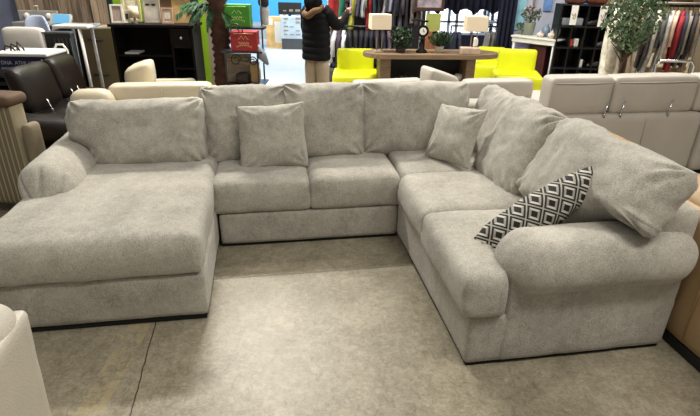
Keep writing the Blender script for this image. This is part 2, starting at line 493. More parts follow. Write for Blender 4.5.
# ------------------------------------------------------------------ leather seating around the sectional
def leather(name, c, rough=.42): return mat(name, c, rough, var=.06, scale=4, bump=.25, bscale=150)
M_brown = mat('dark_brown_leather', (26, 18, 15), .36, var=.06, scale=4, bump=.25, bscale=150, spec=.3)
M_beige = leather('beige_leather', (188, 181, 170))
M_cream = leather('cream_leather', (206, 194, 168))
M_tan = leather('tan_leather', (176, 147, 108))
M_ivory = leather('ivory_leather', (204, 197, 182), .5)
M_chrome = mat('chrome', (200, 200, 200), .2, metal=1, var=0)
def fthing(name, label, cat, u, v, rz=0, group=None):
    return thing(name, label, cat, SW(u, v), SA + R(rz), group)
def sb(name, p0, p1, r, m, parent, **k):
    bm = NB(); c = [(a + b) / 2 for a, b in zip(p0, p1)]; s = [abs(b - a) for a, b in zip(p0, p1)]
    k.setdefault('res', .045)
    softbox(bm, c, s, r, **k)
    return link(name, bm, m, parent)
def seam(pts, m, parent, r=.004, name='seam'):
    bm = NB(); tube(bm, pts, r, 6); return link(name, bm, m, parent)
def lever(parent, x, y, z, h=.13, dy=.0, dx=0):
    bm = NB(); tube(bm, [(x, y, z - .03), (x, y, z), (x + dx, y + dy, z + h)], [.008, .005, .005], 8)
    lathe(bm, [(.012, -.02), (.012, .0), (.008, .01)], (x, y, z), 10)
    o = link('headrest_lever', bm, M_chrome, parent); o['label'] = 'chrome headrest lever'; return o

# big beige recliner sofa seen from behind, right
t = fthing('reclining_sofa', 'wide beige leather reclining sofa seen from behind at right', 'sofa', 2.96, 3.97)
for k, (x0, x1) in enumerate(((-.68, -.12), (-.11, .68))):
    sb('backrest', (x0, -.16, .60), (x1, .03, .90), .035, M_beige, t, crown=(0, .015, .012), amp=.006, seed=31 + k)
    seam([(x0 + .03, -.166, .86), ((x0 + x1) / 2, -.178, .86), (x1 - .03, -.166, .86)], M_beige, t)
sb('backrest', (.69, -.16, .60), (1.5, .03, .90), .035, M_beige, t, crown=(0, .015, .012), amp=.006, seed=35)
sb('body', (-.74, -.20, .06), (.78, .85, .60), .045, M_beige, t, amp=.005, seed=36)
sb('body', (.79, -.22, .06), (1.75, .85, .59), .045, M_beige, t, amp=.005, seed=37)
for x in (-.42, .22): seam([(x, -.205, .12), (x, -.207, .55), (x, -.17, .603)], M_beige, t, .0035)
for x in (-.18, -.03, .42): lever(t, x, -.19, .60, .12, dx=.02)
sb('base', (-.7, -.1, .0), (1.7, .8, .06), .01, M_black, t, res=.2)['label'] = 'black recessed base'

# two low beige pieces between it and the sectional's back
t = fthing('armchair', 'low beige leather armchair with square back behind the corner cushions', 'chair', 2.06, 4.33)
sb('backrest', (-.33, -.08, .62), (.32, .10, .80), .045, M_beige, t, crown=(0, 0, .006), amp=.004, seed=41)
sb('body', (-.32, -.06, .05), (.08, .75, .61), .04, M_beige, t, amp=.004, seed=42)
sb('arm', (-.50, .2, .05), (-.34, .8, .68), .04, M_beige, t, amp=.004, seed=43)
seam([(-.30, -.087, .655), (.29, -.087, .655)], M_beige, t)
t = fthing('armchair', 'beige leather armchair with sloping arm behind the long back', 'chair', 1.60, 4.62, 8)
def slope(P, q):
    P.z -= .07 * (1 - (P.x + .2) / .4) * 0 + .05 * q[0]; return P
sb('arm', (-.14, -.12, .50), (.17, .16, .83), .05, M_beige, t, amp=.004, seed=44, f=slope)
sb('body', (-.6, .17, .05), (.17, .85, .50), .04, M_beige, t, amp=.004, seed=45)
sb('arm_panel', (-.13, -.10, .05), (.16, .14, .49), .03, M_beige, t, amp=.003, seed=46)
sb('backrest', (-.6, .7, .3), (.17, .85, .62), .04, M_beige, t, amp=.004, seed=47)

# cream seating, left
t = fthing('loveseat', 'cream leather loveseat with low padded back behind the chaise', 'sofa', -.83, 4.38)
sb('backrest', (-.44, -.08, .64), (.38, .10, .80), .05, M_cream, t, crown=(0, 0, .006), amp=.004, seed=51)
sb('body', (-.42, -.05, .05), (.36, .8, .63), .04, M_cream, t, amp=.004, seed=52)
seam([(-.02, -.088, .66), (-.02, -.088, .75), (-.02, -.05, .797)], M_cream, t)
t = fthing('armchair', 'cream leather armchair with thick rounded arm behind the loveseat', 'chair', -1.20, 5.25, 0)
def slopr(P, q):
    P.z += .045 * q[0]; return P
sb('arm', (-.14, -.15, .55), (.12, .16, .83), .07, M_cream, t, amp=.004, seed=53, f=slopr)
sb('arm_panel', (-.15, -.12, .05), (.13, .18, .55), .04, M_cream, t, amp=.004, seed=54)
sb('body', (-.14, .2, .05), (.45, .45, .48), .05, M_cream, t, amp=.004, seed=54)
sb('backrest', (-.14, .38, .4), (.45, .46, .6), .05, M_cream, t, amp=.004, seed=56)
t = fthing('armchair', 'cream leather armchair with rounded back between chaise and brown sofa', 'chair', -1.36, 4.2, 0)
sb('backrest', (-.17, -.06, .40), (.165, .14, .775), .09, M_cream, t, crown=(0, 0, .02), amp=.004, seed=57)
sb('body', (-.16, -.04, .05), (.15, .6, .40), .05, M_cream, t, amp=.004, seed=58)

# dark brown leather recliner, left
t = thing('reclining_sofa', 'dark brown leather reclining sofa with two headrests behind left', 'sofa', (-2.70, 4.42, 0), R(0))
for k, (y0, y1) in enumerate(((-.40, .12), (.14, .56))):
    bm = NB()
    softbox(bm, (0, 0, 0), (.13, y1 - y0, .34), .06, crown=(.02, 0, .012), amp=.006, seed=60 + k, res=.03)
    for v in bm.verts: v.co.x += -(v.co.z) * .22
    for v in bm.verts: v.co += Vector((.02, (y0 + y1) / 2, .735))
    link('headrest', bm, M_brown, t)
    seam([(.085, y0 + .05, .70), (.105, (y0 + y1) / 2, .705), (.085, y1 - .05, .70)], M_brown, t, .006)
for y in (-.20, .20, .32): lever(t, .16, y, .56, .09, dx=-.03)
sb('body', (-.35, -.50, .05), (.45, .83, .54), .05, M_brown, t, amp=.006, seed=63)
sb('arm', (.02, -.82, .05), (.66, -.51, .46), .06, M_brown, t, amp=.006, seed=64)
sb('arm_pad', (.0, -.85, .43), (.70, -.50, .60), .08, M_brown, t, crown=(0, 0, .02), amp=.006, seed=65)
# cream/brown striped sofa at the left edge
def stripe_mat():
    m, nt, p = newmat('striped_upholstery'); N = nt.nodes; Lk = nt.links
    tc = N.new('ShaderNodeTexCoord'); w = N.new('ShaderNodeTexWave'); w.wave_type = 'BANDS'; w.bands_direction = 'X'
    w.inputs['Scale'].default_value = 8.5; w.inputs['Distortion'].default_value = 0; Lk.new(tc.outputs['Object'], w.inputs['Vector'])
    r = N.new('ShaderNodeValToRGB'); e = r.color_ramp.elements
    e[0].position = .2; e[0].color = lin((122, 112, 88)); e[1].position = .8; e[1].color = lin((164, 152, 124))
    a = e.new(.5); a.color = lin((96, 80, 58))
    Lk.new(w.outputs['Fac'], r.inputs['Fac']); Lk.new(r.outputs['Color'], p.inputs['Base Color']); p.inputs['Roughness'].default_value = .85
    return m
M_str = stripe_mat()
M_brtrim = mat('brown_suede', (96, 74, 56), .8)
M_cside = mat('cream_fabric', (134, 122, 98), .8)
t = thing('striped_sofa', 'sofa with beige and brown striped back and brown top at left edge', 'sofa', (-2.55, 3.38, 0), R(-6))
sb('backrest', (-.8, -.05, .08), (.28, .10, .83), .03, M_str, t, res=.06)
sb('top_rail', (-.82, -.075, .80), (.30, .13, .88), .035, M_brtrim, t)['label'] = 'brown suede top rail'
sb('side_panel', (.30, -.03, .08), (.37, .10, .68), .03, M_cside, t)['label'] = 'plain cream side panel'
sb('seat', (-.8, .12, .08), (-.3, .5, .45), .04, M_str, t, res=.08)
for x in (-.7, .3):
    bm = NB(); bb(bm, (x - .03, 0, 0), (x + .03, .06, .08)); link('foot', bm, M_black, t, smooth=False)

# tan leather sofa backed up against the right-hand side
t = fthing('tan_sofa', 'tan leather sofa standing back to back with the right side of the sectional', 'sofa', 1.985, 2.0)
sb('back_panel', (-.09, -1.1, .055), (.12, 1.08, .70), .03, M_tan, t, res=.08, amp=.004, seed=70)
for k, (a, b) in enumerate(((-1.08, -.38), (-.37, .34), (.35, 1.07))):
    sb('back_cushion', (-.05, a, .58), (.22, b, .735), .06, M_tan, t, crown=(0, 0, .02), amp=.012, seed=71 + k, res=.03)
sb('seat', (.12, -1.08, .1), (.8, 1.06, .44), .05, M_tan, t, res=.1)
sb('plinth', (-.085, -1.08, 0), (.75, 1.06, .055), .01, M_black, t, res=.2)['label'] = 'black plinth'
seam([(-.095, -.36, .08), (-.095, -.36, .66)], M_tan, t, .004)

# ivory armchair in the near left corner
t = fthing('ivory_armchair', 'ivory leather armchair cut off by the lower left corner', 'chair', -1.2, 1.2)
sb('back_cushion', (-.42, .12, .44), (.335, .36, .665), .07, M_ivory, t, crown=(.02, .01, .02), amp=.014, nsc=6, seed=81, res=.022)
sb('backrest', (-.40, .13, .10), (.33, .34, .50), .05, M_ivory, t, amp=.005, seed=82, res=.03)
def lean(P, q): P.x += .015 * q[2]; return P
sb('side_panel', (.28, -.45, .06), (.345, .37, .60), .025, M_ivory, t, amp=.003, seed=83, f=lean)
sb('seat_cushion', (-.40, -.45, .30), (.31, .13, .47), .06, M_ivory, t, crown=(0, 0, .015), amp=.008, seed=84, res=.03)
sb('base', (-.38, -.43, .05), (.28, .3, .30), .03, M_ivory, t)
seam([(.325, .11, .46), (.33, .10, .62)], M_ivory, t, .005, 'piping')
for x, y in ((-.34, -.38), (.22, -.38), (-.34, .28), (.22, .28)):
    bm = NB(); lathe(bm, [(.015, 0), (.025, .05)], (x, y, 0), 10); link('foot', bm, M_black, t)
# ------------------------------------------------------------------ the shop behind
def fm(name, c, rough=.7, **k): return mat(name, c, rough, **k)
M_white = fm('white_paint', (225, 222, 216), .5, var=.03)
M_whitepl = fm('white_plastic', (214, 208, 200), .35, var=.02)
M_bluepl = fm('pale_blue_plastic', (190, 202, 226), .3, var=.05)
M_dwood = fm('black_brown_wood', (18, 13, 12), .75, spec=.2, var=.3, scale=8)
M_greywood = fm('greyed_oak', (128, 106, 82), .5, var=.22, scale=5, stretch=(1, 8, 8))
M_lime = fm('lime_paint', (158, 206, 36), .8, var=.04)
M_navy = fm('navy_print', (24, 26, 62), .4, var=.05)
M_leaf = fm('dark_leaf', (34, 62, 32), .5, var=.45, scale=25)
M_leaf2 = fm('palm_leaf', (44, 84, 50), .45, var=.4, scale=20)
M_bark = fm('bark', (72, 52, 38), .9, var=.4, scale=14)
M_metalblk = fm('black_metal', (22, 22, 24), .4, var=0)
M_grey = fm('grey_metal', (150, 148, 142), .4, var=.1)

# walls
def blue_wall():
    return fm('sky_blue_paint', (60, 158, 232), .7, var=.03, scale=2)
bm = NB(); bb(bm, (-9, 14.2, 0), (9, 14.4, 4.6)); struct('wall_back', bm, blue_wall())
bm = NB(); bb(bm, (-9, 14.16, 0), (9, 14.2, .42)); struct('baseboard_back', bm, fm('grey_dado', (150, 160, 168), .6))
bm = NB(); bb(bm, (-8.6, -2, 0), (-8.5, 14.2, 4.6)); struct('wall_left', bm, fm('slate_paint', (98, 106, 122), .8))
bm = NB(); bb(bm, (8.5, -2, 0), (8.6, 14.2, 4.6)); struct('wall_right', bm, fm('cream_paint', (178, 166, 142), .8))
# slate partition and plank partition on the left
bm = NB(); bb(bm, (-8.5, 8.6, 0), (-5.32, 8.7, 3.2)); struct('wall_partition_slate', bm, fm('slate_blue_board', (104, 110, 130), .7))
def plank_mat():
    m, nt, p = newmat('weathered_planks'); N = nt.nodes; Lk = nt.links
    tc = N.new('ShaderNodeTexCoord'); oi = N.new('ShaderNodeNewGeometry')
    mp = N.new('ShaderNodeMapping'); mp.inputs['Scale'].default_value = (22, 22, 1.5); Lk.new(tc.outputs['Object'], mp.inputs['Vector'])
    n = N.new('ShaderNodeTexNoise'); n.inputs['Scale'].default_value = 1.2; n.inputs['Detail'].default_value = 6; Lk.new(mp.outputs['Vector'], n.inputs['Vector'])
    k = N.new('ShaderNodeMath'); k.operation = 'ADD'; Lk.new(n.outputs['Fac'], k.inputs[0])
    k2 = N.new('ShaderNodeMath'); k2.operation = 'MULTIPLY'; k2.inputs[1].default_value = .35; Lk.new(oi.outputs['Random Per Island'], k2.inputs[0]); Lk.new(k2.outputs[0], k.inputs[1])
    r = N.new('ShaderNodeValToRGB'); e = r.color_ramp.elements
    e[0].position = .35; e[0].color = lin((58, 46, 38)); e[1].position = .95; e[1].color = lin((160, 138, 116))
    Lk.new(k.outputs[0], r.inputs['Fac']); Lk.new(r.outputs['Color'], p.inputs['Base Color']); p.inputs['Roughness'].default_value = .85
    return m
M_plank = plank_mat()
bm = NB(); x = -5.3; random.seed(4)
while x < -3.2:
    w_ = random.uniform(.06, .12); d_ = random.uniform(0, .04); h_ = 3.0
    bb(bm, (x, 8.5 - d_, 0), (x + w_ - .008, 8.6, h_)); x += w_
struct('wall_partition_planks', bm, M_plank)
# lime green partition behind the black hutch, with a pale end post
bm = NB(); bb(bm, (-2.86, 6.45, 0), (-1.87, 6.55, 3)); struct('wall_partition_lime', bm, M_lime)
bm = NB(); bb(bm, (-2.92, 6.42, 0), (-2.86, 6.6, 3)); struct('trim_1', bm, fm('dark_green_post', (24, 50, 44), .7))
bm = NB(); bb(bm, (-1.77, 6.44, 0), (-1.67, 6.55, 3)); struct('trim_2', bm, fm('cream_post', (170, 160, 140), .7))
bm = NB(); bb(bm, (-1.87, 6.44, 0), (-1.77, 6.55, 3)); struct('trim_3', bm, M_lime)

# -------- black open hutch with pictures on top
H0 = Vector((-2.70, 5.92, 0)); HR = R(2)
t = thing('hutch', 'wide black open bookcase with a small drawer behind the cream loveseat', 'shelf', H0, HR)
W_, D_, HT = .90, .38, 1.06
def hp(name, boxes, label=None, m=M_dwood, bev=.003):
    bm = NB()
    for a, b in boxes: bb(bm, a, b, bev=bev)
    o = link(name, bm, m, t, smooth=False)
    if label: o['label'] = label
    return o
hp('side_panel', [((0, 0, 0), (.03, D_, HT))]); hp('side_panel', [((W_ - .03, 0, 0), (W_, D_, HT))])
hp('divider', [((.64, .01, .06), (.665, D_, HT))])
hp('back_panel', [((0, D_, 0), (W_, D_ + .012, HT))]); hp('top', [((-.025, -.02, HT), (W_ + .025, D_ + .01, HT + .03))])
for z in (.06, .40, .74): hp('shelf', [((.03, .01, z), (.64, D_, z + .02))])
for z in (.06, .36, .60): hp('shelf', [((.665, .01, z), (W_ - .03, D_, z + .02))])
d = hp('drawer', [((.67, -.008, .84), (W_ - .035, D_ - .02, HT - .01))])
bm = NB(); lathe(bm, [(.006, 0), (.006, .012), (.014, .02), (.010, .028)], (0, 0, 0), 10)
for v in bm.verts: v.co = Vector((v.co.x + .77, -.008 - v.co.z, v.co.y + .95))
link('knob', bm, M_grey, d)['label'] = 'small grey metal knob'
def HW(x, y, z): return H0 + Matrix.Rotation(HR, 3, 'Z') @ Vector((x, y, z))
def hbox(name, label, cat, x, y, z, s, m, rz=0, group=None):
    bm = NB(); bb(bm, (-s[0] / 2, -s[1] / 2, 0), (s[0] / 2, s[1] / 2, s[2]), bev=.004)
    o = link(name, bm, m, smooth=False); o.location = HW(x, y, z); o.rotation_euler = (0, 0, HR + rz); return tag(o, label, cat, group)
hbox('paper_stack', 'white papers lying on the middle shelf of the black bookcase', 'paper', .17, .15, .761, (.16, .2, .02), M_white)
hbox('grey_tray', 'grey tray lying on the bottom shelf of the black bookcase', 'tray', .50, .15, .421, (.2, .2, .03), M_grey)
# framed pictures: frame, mat and picture
def picture(label, x, y, w, h, fc, mc, pc=None, lean=8, rz=0, bw=.02, z=HT + .03, root=None, depth=.02):
    base = HW(x, y, z) if root is None else root
    q = thing('picture_frame', label, 'picture frame', base, (HR if root is None else 0) + rz)
    RX = Matrix.Rotation(R(-lean), 3, 'X')
    def mk(name, boxes, m, par):
        bm = NB()
        for a, b in boxes: bb(bm, a, b, bev=.002)
        for v in bm.verts: v.co = RX @ v.co
        return link(name, bm, m, par, smooth=False)
    a = w / 2
    mk('frame', [((-a, 0, 0), (a, depth, bw)), ((-a, 0, h - bw), (a, depth, h)), ((-a, 0, bw), (-a + bw, depth, h - bw)), ((a - bw, 0, bw), (a, depth, h - bw))], fm('frame_paint', fc, .5, var=.05), q)
    mk('picture', [((-a + bw, .008, bw), (a - bw, depth, h - bw))], fm('picture_print', mc, .5, var=.25, scale=9), q)
    if pc: mk('mount_window', [((-a * .45, .005, h * .3), (a * .45, .008, h * .72))], fm('print', pc, .5, var=.3, scale=20), q)
    return q
picture('small white frame with pinkish picture at left end of the black bookcase', .05, .10, .135, .20, (222, 218, 206), (170, 150, 138), rz=.15)
picture('narrow white frame standing second from left on the bookcase', .145, .13, .075, .14, (220, 214, 196), (226, 218, 190), (60, 50, 40), bw=.012)
picture('tall cream frame standing at the back left of the bookcase', .14, .30, .22, .31, (206, 194, 150), (222, 210, 168), (240, 230, 200), lean=5, bw=.03)
picture('large off-white frame with two small dark openings mid bookcase', .42, .16, .19, .26, (176, 166, 148), (222, 214, 200), lean=5, bw=.014)
picture('wide brown frame standing behind the off-white one on the bookcase', .56, .31, .28, .27, (84, 62, 44), (126, 96, 70), lean=4, bw=.03)
picture('pinkish cream frame right of the off-white one on the bookcase', .60, .12, .13, .17, (186, 150, 126), (218, 196, 172), (236, 222, 204), bw=.018)
picture('tan picture at right end of the bookcase with palm frond in front', .74, .20, .21, .25, (150, 120, 74), (200, 170, 116), lean=6, bw=.01)
picture('dark grey frame at the back right of the bookcase', .80, .33, .22, .27, (60, 66, 78), (96, 100, 112), lean=3, bw=.03)
bm = NB(); bb(bm, (.365, .15, HT + .221), (.475, .156, HT + .226)); bb(bm, (.365, .15, HT + .215), (.405, .156, HT + .235)); bb(bm, (.435, .15, HT + .215), (.475, .156, HT + .235))
o = link('opening', bm, M_black, None, smooth=False)
q = [c for c in bpy.data.objects if c.get('label', '').startswith('large off-white frame')][0]
o.parent = q
for v in o.data.vertices: v.co = Vector((v.co.x - .42, v.co.y - .152, v.co.z - HT - .03))
def table_lamp(label, loc, s=1.0, shade=(220, 204, 170), sw=.1, sh=.09, h=.1, square=False, rz=0, group=None):
    q = thing('table_lamp', label, 'lamp', loc, rz, group)
    bm = NB(); lathe(bm, [(.03 * s, 0), (.03 * s, .008), (.008 * s, .02), (.012 * s, .05 * s), (.006, h)], (0, 0, 0), 12); link('lamp_base', bm, M_grey, q)
    bm = NB(); lathe(bm, [(sw / 2, h - .01), (sw / 2 * .86, h + sh), (sw / 2 * .84, h + sh), (sw / 2 * .98, h - .01)], (0, 0, 0), 18); link('lamp_shade', bm, fm('lamp_shade_cloth', shade, .8, var=.05), q)
    return q
table_lamp('small lamp with cream shade between the frames on the bookcase', HW(.245, .10, HT + .03), sw=.11, sh=.11, h=.07)

# -------- palm tree
random.seed(11)
pc = Vector((-1.46, 5.72, 0))
t = thing('palm_tree', 'artificial palm tree with rough brown trunk beside the black bookcase', 'tree', pc)
bm = NB(); pts = []; rads = []
for i in range(60):
    z = i * .035; pts.append((.03 * math.sin(z * 1.5), 0, z)); rads.append(.085 + (.018 if i % 2 else 0) + random.uniform(-.006, .006))
tube(bm, pts, rads, 18)
for v in bm.verts:
    k = noise.noise(v.co * 22) * .02; v.co.x += k; v.co.y += k
link('trunk', bm, fm('palm_bark', (62, 36, 26), .9, var=.5, scale=18), t)
bm = NB(); lathe(bm, [(.16, 0), (.19, .26), (.175, .26), (.16, .22)], (0, 0, 0), 18); link('pot', bm, M_black, t)
def frond(parent, base, az, ln, droop, m):
    bm = NB(); pts = []
    for i in range(13):
        s = i / 12
        pts.append(Vector((math.cos(az) * ln * s, math.sin(az) * ln * s, .22 * math.sin(s * 1.5) * ln - droop * s ** 2)) + Vector(base))
    tube(bm, pts, [.008 * (1 - .8 * i / 12) for i in range(13)], 5)
    for i in range(2, 13):
        for sub in (0, .33, .66):
            if i == 12 and sub: continue
            p = pts[i].lerp(pts[min(i + 1, 12)], sub); d = (pts[i] - pts[i - 1]).normalized()
            side = d.cross(Vector((0, 0, 1))).normalized(); L_ = ln * .34 * math.sin(PI * min(1, (i + sub) / 13) * .85 + .3)
            for sg in (-1, 1):
                tip = p + side * sg * L_ * .8 + d * L_ * .6 + Vector((0, 0, -.35 * L_ + random.uniform(-.03, .03)))
                mid = p.lerp(tip, .5) + Vector((0, 0, .03))
                wv = d * .0075
                a = [bm.verts.new(q_) for q_ in (p - wv, mid - wv * 1.3, tip, mid + wv * 1.3, p + wv)]
                bm.faces.new(a)
    return link('frond', bm, m, parent)
for az, ln, dr in ((PI * 1.02, .34, .14), (PI * 1.2, .34, .24), (PI * 1.1, .28, .30), (PI * .88, .34, .12), (PI * .97, .42, .10), (PI * 1.07, .46, .2), (-.15, .26, .26), (-.5, .22, .28), (.3, .22, .2), (PI * 1.4, .22, .30), (PI * .6, .3, .1), (PI * .3, .22, .1)):
    frond(t, (0, 0, 1.29), az, ln * .85, dr * .9, M_leaf2)

# -------- wire stand with the green and the red crate
rk = at(243, 54, 5.55)
RX0 = rk.x
t = thing('display_stand', 'black wire display stand holding the green and red crates', 'stand', (RX0, 5.6, 0))
def TB(name, segs, r, m=M_metalblk, par=None):
    bm = NB()
    for s_ in segs: tube(bm, s_, r, 7)
    return link(name, bm, m, par or t)
zt = at(243, 50, 5.55).z
zt2 = at(243, 27, 5.7).z
ZM = at(243, 84, 5.5).z
for x, y in ((-.17, -.14), (.17, -.14), (-.17, .22), (.17, .22)): TB('leg', [[(x, y, 0), (x, y, zt if y < 0 else (zt2 + .33 if x > 0 else zt2))]], .009)
bm = NB(); bb(bm, (-.22, -.15, zt - .02), (.22, .03, zt), bev=.003); link('shelf', bm, M_metalblk, t, smooth=False)
bm = NB(); bb(bm, (-.22, .05, zt2 - .02), (.22, .23, zt2), bev=.003); link('shelf', bm, M_metalblk, t, smooth=False)
bm = NB(); bb(bm, (-.22, -.15, ZM - .016), (.22, .2, ZM - .001), bev=.003); link('shelf', bm, M_metalblk, t, smooth=False)
def spiral(cx, cz, r0, turns, y, sgn=1):
    return [(cx + sgn * r0 * (1 - .6 * k / 30) * math.cos(k / 30 * turns * 2 * PI), y, cz + r0 * (1 - .6 * k / 30) * math.sin(k / 30 * turns * 2 * PI)) for k in range(31)]
TB('scroll', [spiral(-.06, zt - .09, .06, 1.4, -.15), spiral(.12, zt - .10, .05, 1.4, -.15, -1)], .006)
TB('scroll', [spiral(-.05, zt2 - .02, .08, 1.3, -.14)], .006)
def crate(label, loc, s, col, mark):
    q = thing('crate', label, 'crate', loc)
    bm = NB(); bb(bm, (-s[0] / 2, -s[1] / 2, 0), (s[0] / 2, s[1] / 2, s[2]), bev=.008)
    link('box', bm, fm('crate_paint', col, .5, var=.12, scale=10), q, smooth=False)
    bm = NB(); y = -s[1] / 2 - .003; c = s[2] * .6
    tube(bm, [(-.05, y, c), (-.02, y, c + .035), (0, y, c), (.02, y, c + .035), (.05, y, c)], .004, 5)
    tube(bm, [(-.055 + .11 * k / 16, y, c - .035 + .012 * math.sin(k * 1.6)) for k in range(17)], .004, 5)
    tube(bm, [(-.08 + .16 * k / 20, y, c - .075 + .01 * math.sin(k * 2.1) + .02 * math.sin(k / 20 * PI)) for k in range(21)], .0035, 5)
    tube(bm, [(-.10 + .20 * k / 8, y, s[2] - .02) for k in range(9)], .003, 5)
    o = link('marking', bm, fm('crate_marking', mark, .6, var=0), q); o['label'] = 'pale scrolled marking on the front'
crate('green crate with pale scrolled marking on the upper shelf of the stand', (RX0 - .06, 5.74, zt2), (.27, .16, .225), (60, 150, 40), (190, 226, 140))
crate('red crate with pale scrolled marking on the lower shelf of the stand', (RX0 + .035, 5.54, zt), (.275, .17, .195), (150, 20, 28), (214, 170, 130))
def loosebag(name, label, cat, loc, s, m, rz=0, seed=0, group=None):
    bm = NB(); softbox(bm, (0, 0, s[2] / 2), s, min(s) * .42, amp=.02, nsc=9, seed=seed, res=.025)
    o = link(name, bm, m); o.location = loc; o.rotation_euler = (0, 0, rz); return tag(o, label, cat, group)
bm = NB(); bb(bm, (-.17, -.01, 0), (.10, .01, .30), bev=.002)
for k in range(6): tube(bm, [(-.16 + .012 * math.sin(k), -.013, .05 + .04 * k), (-.02, -.013, .09 + .035 * k), (.09, -.013, .03 + .045 * k)], .004, 5)
o = link('sketch_board', bm, fm('taupe_board', (120, 108, 92), .7, var=.2, scale=14), smooth=False); o.location = (RX0 - .03, 5.62, ZM); tag(o, 'taupe board with pale branch pattern on the bottom shelf of the stand', 'board')
loosebag('black_slipper', 'black and tan slipper leaning on the bottom shelf of the stand', 'shoe', (RX0 - .02, 5.53, ZM), (.15, .10, .12), fm('slipper', (40, 30, 28), .7), seed=2)
loosebag('tan_pouch', 'tan cloth pouch beside the slipper on the stand', 'bag', (RX0 + .12, 5.55, ZM), (.10, .08, .24), fm('tan_cloth', (150, 124, 84), .8), seed=3)
# pale umbrella-like bag and dark doll-like bundle hanging at the stand's right
q = at(266, 22, 5.9)
loosebag('white_bundle', 'white crumpled bundle hanging behind the red crate', 'bundle', (RX0 + .20, 5.88, zt2 + .0), (.10, .10, .20), fm('white_cloth', (196, 196, 196), .8, bump=.4, bscale=20), seed=5)
loosebag('dark_bundle', 'dark round bundle hanging beside the green crate', 'bundle', (RX0 + .19, 5.88, zt2 + .20), (.11, .10, .16), fm('dark_cloth', (44, 46, 54), .8), seed=6)
bm = NB(); q = at(272, 55, 5.5)
tube(bm, [(0, 0, .20), (.04, 0, .09), (.10, 0, 0)], [.02, .05, .012], 10)
o = link('grey_umbrella', bm, fm('grey_nylon', (120, 126, 136), .4, var=.2)); o.location = (RX0 + .17, 5.50, zt - .14); tag(o, 'folded grey umbrella sticking out from the right of the stand', 'umbrella')

# -------- things along the blue wall
q0, q1 = at(269, 48, 12.6), at(283, 17, 12.6)
t = thing('display_box', 'orange and white printed product box standing by the blue wall', 'box', ((q0.x + q1.x) / 2, 12.7, 0))
bm = NB(); bb(bm, (-.22, -.15, .0), (.22, .15, q1.z)); link('box', bm, fm('orange_print', (222, 184, 120), .5, var=.3, scale=5), t, smooth=False)
bm = NB(); bb(bm, (-.02, -.156, .10), (.14, -.15, q1.z - .1)); bb(bm, (-.16, -.156, .5), (-.06, -.15, .66)); link('printed_panel', bm, M_white, t, smooth=False)
q0, q1 = at(282, 49, 12.4), at(302, 17, 12.4)
t = thing('poster_stand', 'pale printed display stand on a dark grey base by the blue wall', 'stand', ((q0.x + q1.x) / 2 + .05, 12.4, 0))
zb = at(290, 38, 12.4).z
bm = NB(); bb(bm, (-.27, -.15, 0), (.27, .2, zb)); link('base', bm, fm('dark_grey_board', (66, 70, 76), .6), t, smooth=False)
bm = NB(); bb(bm, (-.28, -.13, zb), (.28, .18, q1.z)); link('panel', bm, fm('pale_print', (186, 206, 224), .4, var=.15, scale=4), t, smooth=False)
bm = NB(); random.seed(3)
for r_ in range(7):
    for c_ in range(3):
        if random.random() < .75:
            x_ = -.22 + c_ * .14; z_ = zb + .08 + r_ * .085; bb(bm, (x_, -.137, z_), (x_ + random.uniform(.05, .11), -.13, z_ + random.uniform(.02, .05)))
link('printed_marks', bm, fm('print_marks', (140, 130, 116), .6, var=.5, scale=6), t, smooth=False)
q0, q1 = at(278, 15, 12.9), at(300, 3, 12.9)
t = thing('television', 'black flat television with white stickers on the blue wall', 'television', ((q0.x + q1.x) / 2, 13.1, 0))
bm = NB(); bb(bm, (-.28, -.03, q0.z), (.28, .03, q1.z), bev=.01); link('screen', bm, M_black, t, smooth=False)
bm = NB(); bb(bm, (-.25, -.038, q0.z - .07), (-.05, -.03, q0.z - .0)); bb(bm, (.03, -.038, q0.z - .06), (.25, -.03, q0.z - .01)); link('sticker', bm, M_white, t, smooth=False)
bm = NB(); bb(bm, (-.03, -.02, 0), (.03, .02, q0.z)); bb(bm, (-.2, -.15, 0), (.2, .15, .03)); link('stand', bm, M_metalblk, t, smooth=False)
q = at(307, 48, 12.8)
t = thing('display_box', 'pale blue and white carton beside the poster stand behind the person', 'box', (q.x, 12.9, 0))
bm = NB(); bb(bm, (-.3, -.15, 0), (.25, .15, at(300, 17, 12.8).z)); link('box', bm, fm('pale_blue_carton', (176, 206, 230), .5, var=.15, scale=5), t, smooth=False)

# -------- left clutter
# navy box with white lettering under a white tray
q0, q1 = at(-3, 68, 5.6), at(46, 57, 5.6)
t = thing('printed_box', 'long navy box with white lettering behind the brown recliner', 'box', (q0.x, 5.6, 0))
zb, ztp = q0.z, q1.z
bm = NB(); bb(bm, (0, 0, .0), (q1.x - q0.x, .4, ztp), bev=.006); link('box', bm, M_navy, t, smooth=False)
bm = NB(); bb(bm, (-.02, -.02, ztp), (q1.x - q0.x + .02, .42, ztp + .035), bev=.01); link('lid', bm, M_white, t, smooth=False)['label'] = 'white lid'
def textmesh(txt, size, par, loc, m, name='lettering', rz=0, ext=.001):
    cu = bpy.data.curves.new('t', 'FONT'); cu.body = txt; cu.size = size; cu.extrude = ext
    o = bpy.data.objects.new('t', cu); C.objects.link(o); dg = bpy.context.evaluated_depsgraph_get(); dg.update()
    me = bpy.data.meshes.new_from_object(o.evaluated_get(dg)); bpy.data.objects.remove(o)
    k = bpy.data.objects.new(name, me); C.objects.link(k); me.materials.append(m); k.parent = par
    k.location = loc; k.rotation_euler = (PI / 2, 0, rz); return k
M_lett = fm('white_print', (190, 190, 205), .5, var=0)
[textmesh(w_, .055, t, (.06 + .15 * k, -.003, ztp - .085), M_lett) for k, w_ in enumerate(('DNA', 'ATHL', 'HEMA'))]
textmesh('unscented', .04, t, (.05, -.003, ztp - .135), M_lett)
